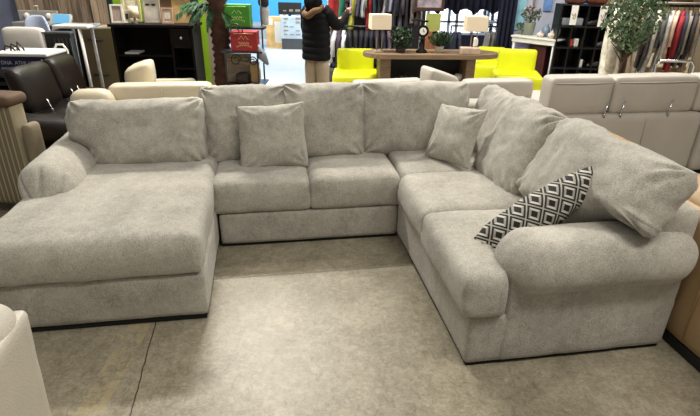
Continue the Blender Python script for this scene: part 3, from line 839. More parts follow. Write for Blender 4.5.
bm = NB(); tube(bm, [(q1.x - q0.x - .08, -.004, ztp - .10), (q1.x - q0.x - .05, -.004, ztp - .03), (q1.x - q0.x - .02, -.004, ztp - .06)], .009, 6); link('emblem', bm, M_lett, t)
# white tub chair
q = at(16, 50, 6.0); zq = at(14, 29, 6.15).z
t = thing('tub_chair', 'white rounded plastic tub chair at far left behind the navy box', 'chair', (q.x, 6.22, 0))
bm = NB(); softbox(bm, (0, 0, zq - .22), (.50, .10, .44), .045, crown=(0, 0, .02), res=.04); link('backrest', bm, M_whitepl, t)
bm = NB(); softbox(bm, (0, -.12, .44), (.42, .36, .05), .02, res=.05); link('seat', bm, M_whitepl, t)
for x in (-.17, .17):
    for y in (-.25, .03): TB('leg', [[(x, y, 0), (x, y, .43)]], .012, M_grey)
# black wire handles on the box
bm = NB()
for k in range(3): tube(bm, [(-.09 + .07 * k, 0, .0), (-.07 + .07 * k, 0, .05 + .02 * k), (.0 + .06 * k, 0, .03), (.03 + .05 * k, 0, .0)], .009, 6)
q = at(10, 47, 5.72); o = link('cable_tangle', bm, M_metalblk); o.location = (q.x, 5.75, ztp + .04); tag(o, 'tangle of black wire handles on the white lid of the navy box', 'cable')
# pale blue moulded chair
q = at(37, 40, 6.5); zq = at(33, 21, 6.6).z
t = thing('moulded_chair', 'pale blue moulded plastic chair with rounded back', 'chair', (q.x, 6.62, 0))
bm = NB()
def arch(P, qd):
    P.x *= 1 - .22 * max(0, qd[2]) ** 2; P.y += .06 * qd[0] ** 2 * -1; return P
softbox(bm, (0, 0, zq - .20), (.32, .06, .44), .03, f=arch, crown=(0, 0, .05), res=.03); link('backrest', bm, M_bluepl, t)
bm = NB(); softbox(bm, (.02, -.18, .46), (.36, .36, .04), .018, res=.04); link('seat', bm, M_bluepl, t)
for x in (-.13, .15):
    for y in (-.3, -.02): TB('leg', [[(x, y, 0), (x, y, .45)]], .014, M_grey)
# grey appliance panel with two knobs
q0, q1 = at(9, 22, 7.6), at(47, 12, 7.6)
t = thing('cooker', 'grey metal cooker with two pale knobs by the slate wall', 'cooker', ((q0.x + q1.x) / 2, 7.9, 0)); w_ = (q1.x - q0.x)
bm = NB(); bb(bm, (-w_ / 2, -.05, q0.z), (w_ / 2, .0, q1.z), bev=.01); link('control_panel', bm, M_grey, t, smooth=False)
bm = NB(); bb(bm, (-w_ / 2 + .02, -.28, 0), (w_ / 2 - .02, .02, q0.z), bev=.01); link('body', bm, fm('grey_enamel', (140, 138, 140), .4), t, smooth=False)
for x in (-w_ * .28, w_ * .28):
    bm = NB(); lathe(bm, [(.04, 0), (.035, .03), (.02, .035)], (0, 0, 0), 14)
    for v in bm.verts: v.co = Vector((v.co.x + x, -.05 - v.co.z, v.co.y + (q0.z + q1.z) / 2))
    link('knob', bm, M_white, t)
TB('faucet', [[(.0, -.02, q1.z), (0, -.02, q1.z + .05), (.03, -.04, q1.z + .06), (-.04, -.04, q1.z + .055)]], .01, M_white)
# white scale-like device with blue screen
q0 = at(58, 26, 7.0)
t = thing('monitor', 'tilted white device with bright blue screen in front of the planks', 'monitor', (q0.x, 7.1, 0))
zq = q0.z
bm = NB(); box(bm, (0, 0, zq + .06), (.27, .05, .17), rot=(R(-35), 0, 0), bev=.01); vv = link('case', bm, M_whitepl, t, smooth=False)
for v in vv.data.vertices: pass
bm = NB(); box(bm, (.02, -.022, zq + .075), (.21, .012, .13), rot=None, bev=0)
for v in bm.verts: 
    p = v.co - Vector((.02, -.022, zq + .075)); v.co = Matrix.Rotation(R(-35), 3, 'X') @ p + Vector((.02, -.022, zq + .08))
link('screen', bm, fm('blue_screen', (110, 180, 226), .3, var=.03, emit=((110, 180, 226), .35)), t, smooth=False)
bm = NB(); bb(bm, (-.2, -.05, 0), (.2, .3, zq - .02), bev=.01); link('cabinet', bm, M_black, t, smooth=False)
# fix rotation of the case about its own middle
for v in vv.data.vertices:
    p = v.co.copy()
# black grille heater / fireplace
q0, q1 = at(39, 60, 6.2), at(70, 34, 6.2)
t = thing('electric_fireplace', 'black electric fireplace with grey top edge behind the recliner', 'fireplace', ((q0.x + q1.x) / 2, 6.2, 0)); w_ = q1.x - q0.x; hh = q1.z
bm = NB(); bb(bm, (-w_ / 2, 0, 0), (w_ / 2, .10, hh), bev=.008); link('body', bm, M_black, t, smooth=False)
bm = NB(); bb(bm, (-w_ / 2 - .01, -.02, hh), (w_ / 2 + .01, .12, hh + .02), bev=.004); link('top', bm, fm('dark_grey_metal', (70, 70, 74), .4), t, smooth=False)
bm = NB()
for k in range(5): bb(bm, (w_ * .05 + k * .045, -.012, .2), (w_ * .05 + k * .045 + .014, 0, hh - .05))
link('grille', bm, fm('grille_metal', (60, 60, 62), .4), t, smooth=False)
for k, (a, b) in enumerate(((.0, .3), (.2, .1), (.35, .22))):
    pass
# white tube-framed table
q0, q1 = at(57, 30, 6.9), at(94, 26, 6.9); zf = at(75, 28, 6.9).z
t = thing('tube_table', 'white table with bent tube legs in front of the planks', 'table', (at(50, 27, 6.32).x, 6.32, 0)); w_ = (q1.x - q0.x) * .8; zf = at(75, 27, 6.32).z
bm = NB(); bb(bm, (.02, 0, zf - .02), (w_ + .05, .35, zf + .015), bev=.01); link('tabletop', bm, M_whitepl, t, smooth=False)
TB('leg', [[(.10, .02, zf - .01), (.02, .02, zf - .03), (-.0, .02, zf - .09), (.04, .02, zf - .3), (.08, .02, .0)]], .016, M_whitepl)
TB('leg', [[(w_ - .06, .02, zf - .02), (w_ - .05, .02, .0)]], .02, M_whitepl)
TB('leg', [[(.10, .32, zf - .01), (.08, .32, .0)]], .016, M_whitepl); TB('leg', [[(w_ - .06, .32, zf - .02), (w_ - .05, .32, .0)]], .02, M_whitepl)
q = at(62, 50, 6.0); t2 = t
t = thing('walking_frame', 'white bent-tube walking frame handle behind the recliner headrests', 'walker', (q.x, 6.0, 0))
TB('frame', [[(-.09, 0, 0), (-.09, 0, q.z), (-.05, 0, q.z + .06), (.02, 0, q.z + .06), (.06, 0, q.z), (.06, 0, 0)]], .013, M_whitepl)
# brown board cabinet standing askew
q0 = at(90, 70, 6.9); hz = at(100, 30, 6.9).z
t = thing('side_cabinet', 'brown wooden cabinet with two black handles on the grey aisle floor', 'cabinet', (q0.x, 6.9, 0), R(24))
bm = NB(); bb(bm, (-.02, 0, .0), (.42, .40, hz), bev=.006, ); link('body', bm, fm('brown_laminate', (98, 78, 60), .6, var=.18, scale=3), t, smooth=False)
bm = NB(); bb(bm, (-.03, -.01, hz), (.43, .41, hz + .02), bev=.004); link('top', bm, fm('pale_edge', (164, 150, 128), .6), t, smooth=False)
for z in (hz - .12, .35): TB('handle', [[(.05, 0, z), (.05, -.03, z), (.22, -.03, z - .02), (.22, 0, z - .02)]], .012, M_metalblk)

# black slatted trays stacked in front of the navy box
q = at(10, 85, 4.95)
for k in range(5):
    bm = NB()
    bb(bm, (-.32, -.14, 0), (.20, .20, .014), bev=.004)
    for j in range(4): bb(bm, (-.32, -.13 + .085 * j, .014), (.20, -.11 + .085 * j, .032))
    for x in (-.3, .17): bb(bm, (x, -.12, .014), (x + .02, .18, .075))
    o = link('slatted_tray', bm, M_black, smooth=False); o.location = (q.x - .20 + .012 * k, 5.22, .34 + .076 * k)
    tag(o, ['bottom', 'second lowest', 'middle', 'second highest', 'top'][k] + ' one of the stacked black slatted trays by the navy box', 'tray', 'stacked black slatted trays')
bm = NB(); bb(bm, (-.30, -.13, 0), (.20, .2, .338), bev=.01); o = link('black_crate', bm, M_black, smooth=False); o.location = (q.x - .20, 5.22, 0); tag(o, 'black crate on the floor beneath the slatted trays', 'crate')
# ------------------------------------------------------------------ person with their back to us
def skin_obj(name, V_, E_, m, parent, sub=2, root=0):
    me = bpy.data.meshes.new(name); me.from_pydata([v[0] for v in V_], E_, [])
    o = bpy.data.objects.new(name, me); C.objects.link(o); o.parent = parent; me.materials.append(m)
    md = o.modifiers.new('skin', 'SKIN'); md.use_smooth_shade = True
    for i, v in enumerate(V_):
        r = v[1]; me.skin_vertices[0].data[i].radius = r if isinstance(r, tuple) else (r, r)
        me.skin_vertices[0].data[i].use_root = (i == root)
    s2 = o.modifiers.new('sub', 'SUBSURF'); s2.levels = sub; s2.render_levels = sub
    return o
M_skin = fm('skin', (176, 128, 104), .55, var=.05)
M_coat = fm('black_puffer', (12, 13, 17), .75, spec=.2, var=.15, scale=10, bump=.5, bscale=28)
M_fur = fm('brown_fur_trim', (104, 78, 52), .95, var=.4, scale=40, bump=.8, bscale=60)
M_hair = fm('dark_hair', (26, 20, 18), .6, var=.3, scale=30)
M_pants = fm('beige_trousers', (172, 156, 134), .85, var=.12, scale=8)
PB = at(313, 60, 6.3)
per = thing('person', 'person in black hooded puffer coat and beige trousers, reaching to the clothes', 'person', (PB.x + .05, 6.25, 0), R(-30)); per.scale = (.86, .86, 1)
sk = 1.0
# pelvis 0, spine, neck, head
V_ = [((0, 0, .78), (.12, .10)), ((0, 0, .95), (.11, .09)), ((0, -.01, 1.15), (.14, .10)), ((0, .0, 1.27), (.10, .07)), ((0, .01, 1.34), .052), ((0, .02, 1.40), .06), ((0, .03, 1.47), .088), ((0, .03, 1.54), .075),
      ((-.16, 0, 1.245), .058), ((-.21, .06, 1.02), .046), ((-.10, .26, .98), .036), ((-.05, .33, 1.02), .028),
      ((.16, 0, 1.245), .058), ((.235, .12, 1.10), .046), ((.25, .33, 1.17), .036), ((.25, .39, 1.21), .028),
      ((-.09, 0, .70), .085), ((-.10, -.01, .42), .058), ((-.105, .02, .10), .038), ((-.11, -.09 + .16, .045), .038),
      ((.09, 0, .70), .085), ((.10, .01, .42), .058), ((.105, .02, .10), .038), ((.11, .09, .045), .038)]
E_ = [(0, 1), (1, 2), (2, 3), (3, 4), (4, 5), (5, 6), (6, 7), (3, 8), (8, 9), (9, 10), (10, 11), (3, 12), (12, 13), (13, 14), (14, 15), (0, 16), (16, 17), (17, 18), (18, 19), (0, 20), (20, 21), (21, 22), (22, 23)]
skin_obj('body', V_, E_, M_skin, per)
def hand(side, wrist, d, up):
    d = Vector(d).normalized(); up = Vector(up); up = (up - d * up.dot(d)).normalized(); s_ = d.cross(up)
    w_ = Vector(wrist); V2 = [(tuple(w_), .024), (tuple(w_ + d * .05), (.034, .016))]; E2 = [(0, 1)]
    for k, L_ in enumerate((.058, .068, .064, .050)):
        b = w_ + d * .075 + s_ * (k - 1.5) * .019
        i = len(V2); V2 += [(tuple(b), .0095), (tuple(b + d * L_ * .5 - up * .012), .008), (tuple(b + d * L_ * .75 - up * .036), .007)]; E2 += [(1, i), (i, i + 1), (i + 1, i + 2)]
    b = w_ + d * .03 + s_ * side * .036; i = len(V2); V2 += [(tuple(b), .011), (tuple(b + d * .03 + s_ * side * .014 - up * .02), .009)]; E2 += [(0, i), (i, i + 1)]
    skin_obj('hand', V2, E2, M_skin, per, 1)
hand(-1, (.25, .40, 1.22), (-.2, .8, .5), (0, -.4, 1))
hand(1, (-.04, .35, 1.03), (.4, .8, .3), (0, -.3, 1))
# coat: quilted shell with an A-line hem
bm = NB(); rings = []; nz = 60
for i in range(nz + 1):
    z = .70 + (1.315 - .70) * i / nz; s_ = i / nz
    wx = .195 - .01 * s_ if s_ < .8 else .187 - (s_ - .8) * .5
    wy = .145 - .02 * s_ if s_ < .85 else .128 - (s_ - .85) * .4
    q_ = .012 * (abs(math.sin(i / nz * PI * 8)) ** .5)
    ring = []
    for k in range(32):
        a = 2 * PI * k / 32
        ca, sa_ = math.cos(a), math.sin(a)
        ring.append(bm.verts.new((wx * math.copysign(abs(ca) ** .8, ca) + q_ * ca, wy * math.copysign(abs(sa_) ** .85, sa_) + q_ * sa_ - .01, z)))
    rings.append(ring)
for i in range(nz):
    for k in range(32): bm.faces.new((rings[i][k], rings[i][(k + 1) % 32], rings[i + 1][(k + 1) % 32], rings[i + 1][k]))
bm.faces.new(rings[0][::-1]); bm.faces.new(rings[-1])
def sleeve(pts, r0, r1):
    P_ = [];n_ = 26
    for i in range(n_ + 1):
        s_ = i / n_ * (len(pts) - 1); k = min(int(s_), len(pts) - 2); P_.append(Vector(pts[k]).lerp(Vector(pts[k + 1]), s_ - k))
    tube(bm, P_, [r0 + (r1 - r0) * i / n_ + .007 * abs(math.sin(i / n_ * PI * 6)) for i in range(n_ + 1)], 16)
sleeve([(-.12, 0, 1.25), (-.18, .01, 1.20), (-.22, .06, 1.02), (-.15, .18, .98), (-.075, .30, 1.0)], .078, .05)
sleeve([(.12, 0, 1.25), (.18, .02, 1.21), (.24, .12, 1.09), (.25, .22, 1.10), (.25, .37, 1.19)], .078, .05)
co = link('coat', bm, M_coat, per)
bm = NB()
for k in range(2):
    pass
tube(bm, [(.135 * math.cos(a), -.03 + .12 * math.sin(a) - .035, 1.265 + .03 * math.cos(a) - .055 * max(0, -math.sin(a)) + .01 * math.sin(a * 5)) for a in [PI * .95 + (PI * 1.1) * k / 24 for k in range(25)]], [.022 + .018 * math.sin(PI * k / 24) for k in range(25)], 10)
link('fur_trim', bm, M_fur, co)['label'] = 'brown fur edge of the hood'
bm = NB(); softbox(bm, (0, -.075, 1.35), (.25, .19, .20), .085, amp=.01, nsc=8, res=.02); link('hood', bm, M_coat, co)
bm = NB(); softbox(bm, (0, .005, 1.50), (.18, .20, .21), .09, amp=.012, nsc=12, res=.018); lathe(bm, [(.02, -.045), (.05, -.02), (.055, .01), (.04, .04), (.015, .05)], (0, -.03, 1.62), 14)
link('hair', bm, M_hair, per)
bm = NB()
for sx_ in (-1, 1):
    tube(bm, [(sx_ * .075, 0, .76), (sx_ * .09, 0, .6), (sx_ * .10, .0, .40), (sx_ * .105, .015, .2), (sx_ * .105, .02, .06)], [.095, .10, .085, .078, .072], 16)
for v in bm.verts: v.co.x += noise.noise(v.co * 14) * .008; v.co.y += noise.noise(v.co * 12 + Vector((4, 4, 4))) * .01
link('trousers', bm, M_pants, per)
for sx_ in (-1, 1):
    bm = NB(); softbox(bm, (sx_ * .108, .07, .045), (.09, .26, .09), .04, res=.03); link('shoe', bm, M_black, per)

# ------------------------------------------------------------------ garments on racks
def garment(name, label, x, y, z1, z0, w, col, group, depth=.42, loc_rz=0, seed=0, flare=1.15, tilt=0, sleeve_=True, tcol=None, arm_l=None):
    """one hung garment, seen on edge: w across, depth into the rack"""
    t = thing(name, label, 'clothes', (x, y, z1), loc_rz, group)
    h = z1 - z0; bm = NB(); n = 22; m_ = 18; rg = []
    for i in range(n + 1):
        s_ = i / n; z = -.05 - (h - .05) * s_
        sh = min(1, .30 + (s_ * 7) ** .7 * .7)
        fl = 1 + (flare - 1) * s_
        ring = []
        for k in range(m_):
            a = 2 * PI * k / m_
            fold = 1 + .22 * math.sin(a * 5 + seed * 3 + s_ * 2) * s_ + .1 * noise.noise(Vector((a, s_ * 4, seed)))
            ring.append(bm.verts.new((w / 2 * fl * (.55 + .45 * sh) * math.cos(a) * fold + tilt * s_ * h + .012 * math.sin(s_ * 5 + seed), depth / 2 * sh * math.sin(a) * (1 + .06 * math.sin(a * 7 + seed) * s_), z)))
        rg.append(ring)
    for i in range(n):
        for k in range(m_): bm.faces.new((rg[i][k], rg[i][(k + 1) % m_], rg[i + 1][(k + 1) % m_], rg[i + 1][k]))
    bm.faces.new(rg[0][::-1]); bm.faces.new(rg[-1])
    if sleeve_:
        L_ = arm_l or h * .62
        for sg in (-1, 1):
            tube(bm, [(0, sg * depth * .42, -.10), (.01 + tilt * .3, sg * depth * .52, -.22), (.02 + tilt * L_, sg * depth * .54, -.1 - L_)], [w * .38, w * .42, w * .30], 10)
    link('cloth', bm, M_cloth(col), t)
    bm = NB(); tube(bm, [(0, 0, -.06), (0, 0, .01), (.015, 0, .03), (.02, 0, .015)], .004, 5); tube(bm, [(0, -depth * .42, -.10), (0, 0, -.045), (0, depth * .42, -.10)], .006, 5)
    link('hanger', bm, M_metalblk, t)
    return t
_cl = {}
def M_cloth(c):
    if c not in _cl: _cl[c] = fm('garment_cloth', c, .85, var=.28, scale=12, bump=.4, bscale=30)
    return _cl[c]
def rack(label, x0, x1, y, z, rz=0, col=M_grey):
    t = thing('clothes_rack', label, 'clothes rack', ((x0 + x1) / 2, y, 0), rz); a = (x1 - x0) / 2
    TB('rail', [[(-a, 0, z), (a, 0, z)]], .014, col, t)
    for x in (-a, a):
        TB('post', [[(x, 0, .04), (x, 0, z)]], .014, col, t); TB('foot', [[(x, -.22, .03), (x, .22, .03)]], .016, col, t)
    return t
GX = lambda px, Y: at(px, 20, Y).x
Yr = 8.5
names = {}
random.seed(21)
# upper run of garments behind the person: (px, width px, colour, bottom px, words)
top = [(333, 12, (150, 24, 34), 30, 'bright red top'), (343, 7, (24, 110, 84), 30, 'green blouse'), (346, 9, (126, 108, 140), 8, 'dusty lilac top'), (352, 7, (150, 142, 168), 14, 'pale lilac shirt'), (354.5, 5, (206, 190, 166), 12, 'cream sleeve top'), (353, 6, (178, 178, 74), 30, 'yellow-green dress'),
       (358, 8, (86, 80, 108), 17, 'muted purple shirt'), (364.5, 6, (170, 176, 178), 18, 'pale grey printed top'), (369.5, 5, (150, 34, 36), 31, 'brick red top'), (374, 7, (36, 56, 66), 14, 'dark teal shirt'), (379, 5, (32, 30, 36), 14, 'black shirt'),
       (384, 5, (150, 154, 160), 14, 'light grey shirt'), (390, 8, (150, 146, 170), 12, 'lavender knit'), (395.5, 6, (40, 40, 56), 30, 'dark navy dress'), (401, 6, (90, 84, 96), 28, 'grey-purple dress'), (406.5, 6, (38, 34, 40), 30, 'black dress'), (411.5, 6, (108, 100, 100), 24, 'taupe grey shirt'), (416.5, 5, (62, 46, 44), 26, 'dark brown shirt')]
gl = []
for k, (px, wp, col, pb, words) in enumerate(top):
    Yk = Yr + (.0 if k % 2 else .02) + (-1.2 if words == 'bright red top' else 0)
    z0 = at(px, pb, Yk - .2).z; z1 = 1.66 + .0 * k
    if words == 'bright red top': z1 = 1.50
    garment('hanging_garment', words + ' hanging on the upper clothes rail behind the yellow armchair', GX(px, Yk), Yk, z1, z0, wp / 505 * Yk * .92 * .85, col, 'clothes on the upper rail', seed=k, sleeve_=(k % 3 != 0), tilt=-.04)
rack('long upper clothes rail behind the yellow armchair', GX(328, Yr), GX(421, Yr), Yr, 1.665)
# lower, darker run
low = [(335, 6, (176, 172, 178), 'grey and white striped shirt'), (340, 5, (56, 46, 60), 'plum black shirt'), (345, 5, (198, 200, 204), 'white edged shirt'), (350, 6, (26, 26, 34), 'navy black trousers'), (355.5, 6, (30, 30, 34), 'charcoal trousers'), (361, 6, (22, 24, 34), 'midnight trousers'), (366.5, 6, (34, 30, 38), 'black trousers with purple cast'),
       (372, 6, (24, 28, 40), 'ink blue trousers'), (378, 6, (44, 40, 56), 'dark slate trousers'), (384, 6, (28, 34, 54), 'blue-black trousers'), (389.5, 5, (96, 78, 92), 'mauve skirt'), (395, 6, (30, 28, 36), 'black skirt'), (401, 6, (52, 48, 60), 'dark grey skirt'), (407, 6, (28, 26, 32), 'coal black skirt')]
Yl = 8.15
zrl = at(360, 28.5, Yl).z
for k, (px, wp, col, words) in enumerate(low):
    garment('hanging_garment', words + ' on the lower dark clothes rail', GX(px, Yl) - .0, Yl, zrl + .02, .38, wp / 505 * Yl * .85, col, 'clothes on the lower rail', seed=40 + k, sleeve_=(k < 3), depth=.36, tilt=(-.12 if k < 3 else .02))
rack('low clothes rail of dark trousers behind the yellow armchair', GX(331, Yl), GX(412, Yl), Yl, zrl + .03, col=M_metalblk)
bm = NB(); bb(bm, (-.6, -.2, .0), (.75, .2, .30), bev=.02); o = link('storage_bin', bm, fm('charcoal_bin', (58, 60, 64), .7), smooth=False); q = at(322, 80, 7.3); o.location = (q.x + .55, 8.1 , 0); tag(o, 'long charcoal bin on the floor under the lower clothes rail', 'bin')
# dark partition behind the racks so the run reads as a deep display
bm = NB(); bb(bm, (GX(331, 9), 8.95, 0), (GX(425, 9), 9.05, 3.2)); struct('wall_partition_dark', bm, fm('dark_partition', (40, 38, 46), .8))

# ------------------------------------------------------------------ yellow armless chairs
M_yel = fm('acid_yellow_vinyl', (212, 216, 16), .5, var=.04)
def ychair(label, px0, px1, Y, zs, rz, ytop, w=None):
    a, b = at(px0, 72, Y), at(px1, 72, Y); w = w or b.x - a.x
    t = thing('armchair', label, 'chair', ((a.x + b.x) / 2, Y + .35, 0), rz, 'acid yellow armchairs')
    zt_ = at(px0, ytop, Y + .55).z
    bm = NB(); softbox(bm, (0, 0, .215), (w, .66, .33), .035, res=.05); link('seat', bm, M_yel, t)
    bm = NB(); softbox(bm, (0, .27, zt_ / 2 + .08), (w * .84, .15, zt_ - .20), .03, res=.05); link('backrest', bm, M_yel, t)
    for x in (-w * .4, w * .4):
        for y in (-.26, .26):
            bm = NB(); lathe(bm, [(.015, 0), (.025, .055)], (x, y, 0), 10); link('leg', bm, M_black, t)
    return t
ychair('acid yellow armless chair behind the sectional, left of the oak table', 332, 379, 6.95, .42, 0, 47.5)
ychair('acid yellow chair at right of the oak table', 502, 549, 7.1, .42, R(-10), 48)
ychair('acid yellow chair half hidden behind the right end of the oak table', 478, 512, 8.0, .42, R(-14), 46)

# ------------------------------------------------------------------ oak console table with a rounded end
a, b = at(369, 52, 6.55), at(499, 51, 6.9)
ztb = at(430, 57, 6.5).z
t = thing('console_table', 'long greyed-oak table with thick top and dark shelf underneath', 'table', (a.x, 6.62, 0), R(4)); L_ = b.x - a.x
out = []
for k in range(13): aa = -PI / 2 + PI * k / 12; out.append((L_ - .32 + .36 * math.cos(aa), .27 + .27 * math.sin(aa)))
for k in range(13): aa = PI / 2 + PI * k / 12; out.append((.25 + .3 * math.cos(aa), .27 + .27 * math.sin(aa)))
bm = NB(); prism(bm, out, ztb - .055, ztb, ax='z'); link('tabletop', bm, M_greywood, t, smooth=False)
bm = NB(); bb(bm, (.16, .08, 0), (.30, .46, ztb - .055), bev=.005); link('leg', bm, M_greywood, t, smooth=False)
bm = NB(); bb(bm, (L_ - .42, .08, 0), (L_ - .30, .46, ztb - .055), bev=.005); link('leg', bm, M_greywood, t, smooth=False)
bm = NB(); bb(bm, (.30, .10, .30), (L_ - .42, .44, .33), bev=.003); link('shelf', bm, M_dwood, t, smooth=False)
bm = NB(); bb(bm, (.30, .42, .05), (L_ - .42, .45, ztb - .06)); link('back_panel', bm, M_black, t, smooth=False)
def TW(x, y, z=0): return Vector((a.x, 6.62, 0)) + Matrix.Rotation(R(4), 3, 'Z') @ Vector((x, y, z))
def onT(px, ly=.2): # table-top spot under a pixel column
    q = at(px, 50, 6.62 + ly); return Vector((q.x, 6.62 + ly + (q.x - a.x) * .07, ztb))
for px, wd, col, lab in ((447, .10, (200, 204, 200), 'small white pot on the dark shelf under the oak table'), (463, .12, (220, 216, 206), 'white round bowl on the shelf under the right of the oak table'), (404, .13, (60, 40, 34), 'brown jar on the left of the shelf under the oak table')):
    bm = NB(); lathe(bm, [(wd * .3, 0), (wd * .5, .03), (wd * .5, .07), (wd * .35, .10), (wd * .3, .095)], (0, 0, 0), 14)
    q = onT(px); o = link('pot', bm, fm('glaze', col, .3, var=.05)); o.location = (q.x, q.y + .05, .331); tag(o, lab, 'pot')
# lamps
def sq_lamp(label, px0, px1, pt, pb, ly, lit=False):
    c_ = onT((px0 + px1) / 2, ly); w_ = (px1 - px0) / 505 * (c_.y * .95)
    z0 = at((px0 + px1) / 2, pb, c_.y).z; z1 = at((px0 + px1) / 2, pt, c_.y).z
    t = thing('table_lamp', label, 'lamp', c_, R(10 if px0 < 400 else 0))
    bm = NB(); bb(bm, (-.06, -.05, 0), (.06, .05, .02), bev=.003)
    bm2 = bm
    for x in (-.035, .035): tube(bm2, [(x, 0, .02), (x, 0, z0 - ztb)], .009, 6)
    link('lamp_base', bm2, fm('lamp_stone', (150, 136, 116), .5), t)
    bm = NB(); bb(bm, (-w_ / 2, -w_ / 2.6, z0 - ztb), (w_ / 2, w_ / 2.6, z1 - ztb), bev=.004)
    link('lamp_shade', bm, fm('linen_shade', (222, 206, 180), .8, var=.03), t, smooth=False)
    return t, z0
sq_lamp('table lamp with square cream shade on twin stem, at left end of the oak table', 369, 389, 14, 29, .22)
sq_lamp('table lamp with white rectangular shade at right end of the oak table', 464, 485, 16, 31, .25)
q = onT(471, .20); bm = NB(); bb(bm, (-.14, -.08, 0), (.11, .06, .085), bev=.012); o = link('keepsake_box', bm, fm('pinkish_stone', (178, 156, 136), .6, var=.2, scale=14), smooth=False); o.location = q + Vector((0, -.08, 0)); tag(o, 'pinkish carved box in front of the white lamp on the oak table', 'box')
bm = NB(); softbox(bm, (0, 0, .06), (.06, .05, .12), .025, amp=.01, nsc=14, res=.015); o = link('figurine', bm, M_whitepl); o.location = q + Vector((.05, -.08, .0855)); tag(o, 'small white figurine on the carved box by the lamp', 'figurine')
# potted bushes
def bush(name, label, loc, r, h, leafn, pot_c=None, pr=.06, ph=.07, lm=None, ls=.028, seed=1, center=None):
    t = thing(name, label, 'plant', loc)
    random.seed(seed)
    if pot_c is not None:
        bm = NB(); lathe(bm, [(pr * .75, 0), (pr, ph * .95), (pr, ph), (pr * .85, ph), (pr * .8, ph * .85)], (0, 0, 0), 16); link('pot', bm, fm('plant_pot', pot_c, .5), t)
    bm = NB()
    for k in range(7):
        aa = random.uniform(0, 2 * PI); rr = r * .6 * random.random(); tube(bm, [(0, 0, ph * .8), (rr * .4 * math.cos(aa), rr * .4 * math.sin(aa), ph + h * .4), (rr * math.cos(aa), rr * math.sin(aa), ph + h * .8)], [.006, .004, .002], 5)
    link('stem', bm, M_bark, t)
    bm = NB()
    for k in range(leafn):
        while True:
            p = Vector([random.uniform(-1, 1) for _ in range(3)])
            if p.length < 1 and p.length > .45: break
        p = Vector((p.x * r, p.y * r, ph + h * .5 + p.z * h * .5))
        d = Vector([random.gauss(0, 1) for _ in range(3)]).normalized(); s_ = d.cross(Vector((.3, .2, 1))).normalized(); L2 = ls * random.uniform(.7, 1.3)
        vs_ = [bm.verts.new(p + q_) for q_ in (-d * L2, s_ * L2 * .42 + Vector((0, 0, .15 * L2)), d * L2, -s_ * L2 * .42)]
        bm.faces.new(vs_)
    link('leaves', bm, lm or M_leaf, t, smooth=False)
    return t
bush('potted_plant', 'dark leafy potted plant left of the clock on the oak table', onT(401, .22), .17, .26, 480, (70, 64, 58), .07, .05, seed=5)
bush('potted_plant', 'green potted plant in square white pot in the middle of the oak table', onT(440, .22), .15, .19, 420, (206, 200, 186), .06, .08, lm=fm('plant_leaf', (44, 76, 42), .5, var=.4, scale=30), seed=6)
# clock with a dark pedestal
q = onT(422, .22)
t = thing('mantel_clock', 'ornate dark clock with white round face on the oak table', 'clock', q)
bm = NB(); lathe(bm, [(.075, 0), (.075, .02), (.03, .05), (.04, .11), (.02, .15), (.05, .17)], (0, 0, 0), 16); link('pedestal', bm, M_dwood, t)
zc = at(422, 31, q.y).z - ztb
def disc(bm, r, y0, y1, z, x=0, seg=24):
    prism(bm, [(x + r * math.cos(2 * PI * k / seg), z + r * math.sin(2 * PI * k / seg)) for k in range(seg)], y0, y1, ax='y')
bm = NB(); disc(bm, .075, -.03, .03, zc); link('case', bm, M_dwood, t, smooth=False)
bm = NB(); disc(bm, .045, -.034, -.03, zc); link('dial', bm, M_white, t, smooth=False)
bm = NB(); tube(bm, [(0, -.037, zc), (0, -.037, zc + .03)], .0035, 5); k_ = link('hand', bm, M_black, t)
bm = NB(); tube(bm, [(0, -.037, zc), (.02, -.037, zc - .006)], .0035, 5); link('hand', bm, M_black, t)
bm = NB(); tube(bm, [(-.16, -.02, zc + .13), (-.10, -.02, zc + .14), (0, -.02, zc + .12), (.06, -.02, zc + .12)], .012, 7); tube(bm, [(-.02, 0, zc + .06), (-.02, -.01, zc + .12)], .01, 6); link('ornament', bm, M_dwood, t)
# tan post and yellow-green board behind clock
q = at(431, 30, 7.3); bm = NB(); bb(bm, (-.10, 0, 0), (.10, .04, at(431, 14, 7.3).z - at(431, 31, 7.3).z)); o = link('fabric_panel', bm, fm('chartreuse_cloth', (150, 158, 82), .9), smooth=False); o.location = (q.x + .03, 7.35, at(431, 31, 7.3).z); tag(o, 'yellow-green cloth panel behind the clock', 'panel')
bm = NB(); bb(bm, (-.09, 0, 0), (.06, .06, at(431, 31, 7.3).z), bev=.01); o = link('carved_post', bm, fm('tan_carved_wood', (140, 92, 58), .7, var=.3, scale=30, bump=.5, bscale=40), smooth=False); o.location = (q.x + .03, 7.33, 0); tag(o, 'tan carved wooden post behind the clock, under the yellow-green panel', 'post')

# ------------------------------------------------------------------ windows, valance, curtains
YW = 10.2
wx0, wx1 = at(428, 20, YW).x, at(516, 20, YW).x
zlo, zhi = at(460, 35, YW).z, 2.2
M_navyc = fm('navy_curtain', (22, 24, 46), .9, var=.3, scale=8)
bm = NB(); bb(bm, (at(420, 20, YW).x, YW, 0), (wx1 + .1, YW + .1, zlo)); bb(bm, (at(420, 20, YW).x, YW, zhi), (wx1 + .1, YW + .1, 3.4)); struct('wall_window', bm, M_navyc)
bm = NB()
bb(bm, (wx0, YW + .02, zlo), (wx1, YW + .07, zlo + .04)); bb(bm, (wx0, YW + .02, zhi - .04), (wx1, YW + .07, zhi))
for px in (428, 449, 457, 473, 488, 503, 515): x_ = at(px, 22, YW).x; bb(bm, (x_ - .025, YW + .02, zlo), (x_ + .025, YW + .07, zhi))
zz = at(460, 22, YW).z; bb(bm, (wx0, YW + .02, zz - .02), (wx1, YW + .07, zz + .02))
wf = struct('window_1', bm, fm('window_paint', (176, 186, 200), .5))
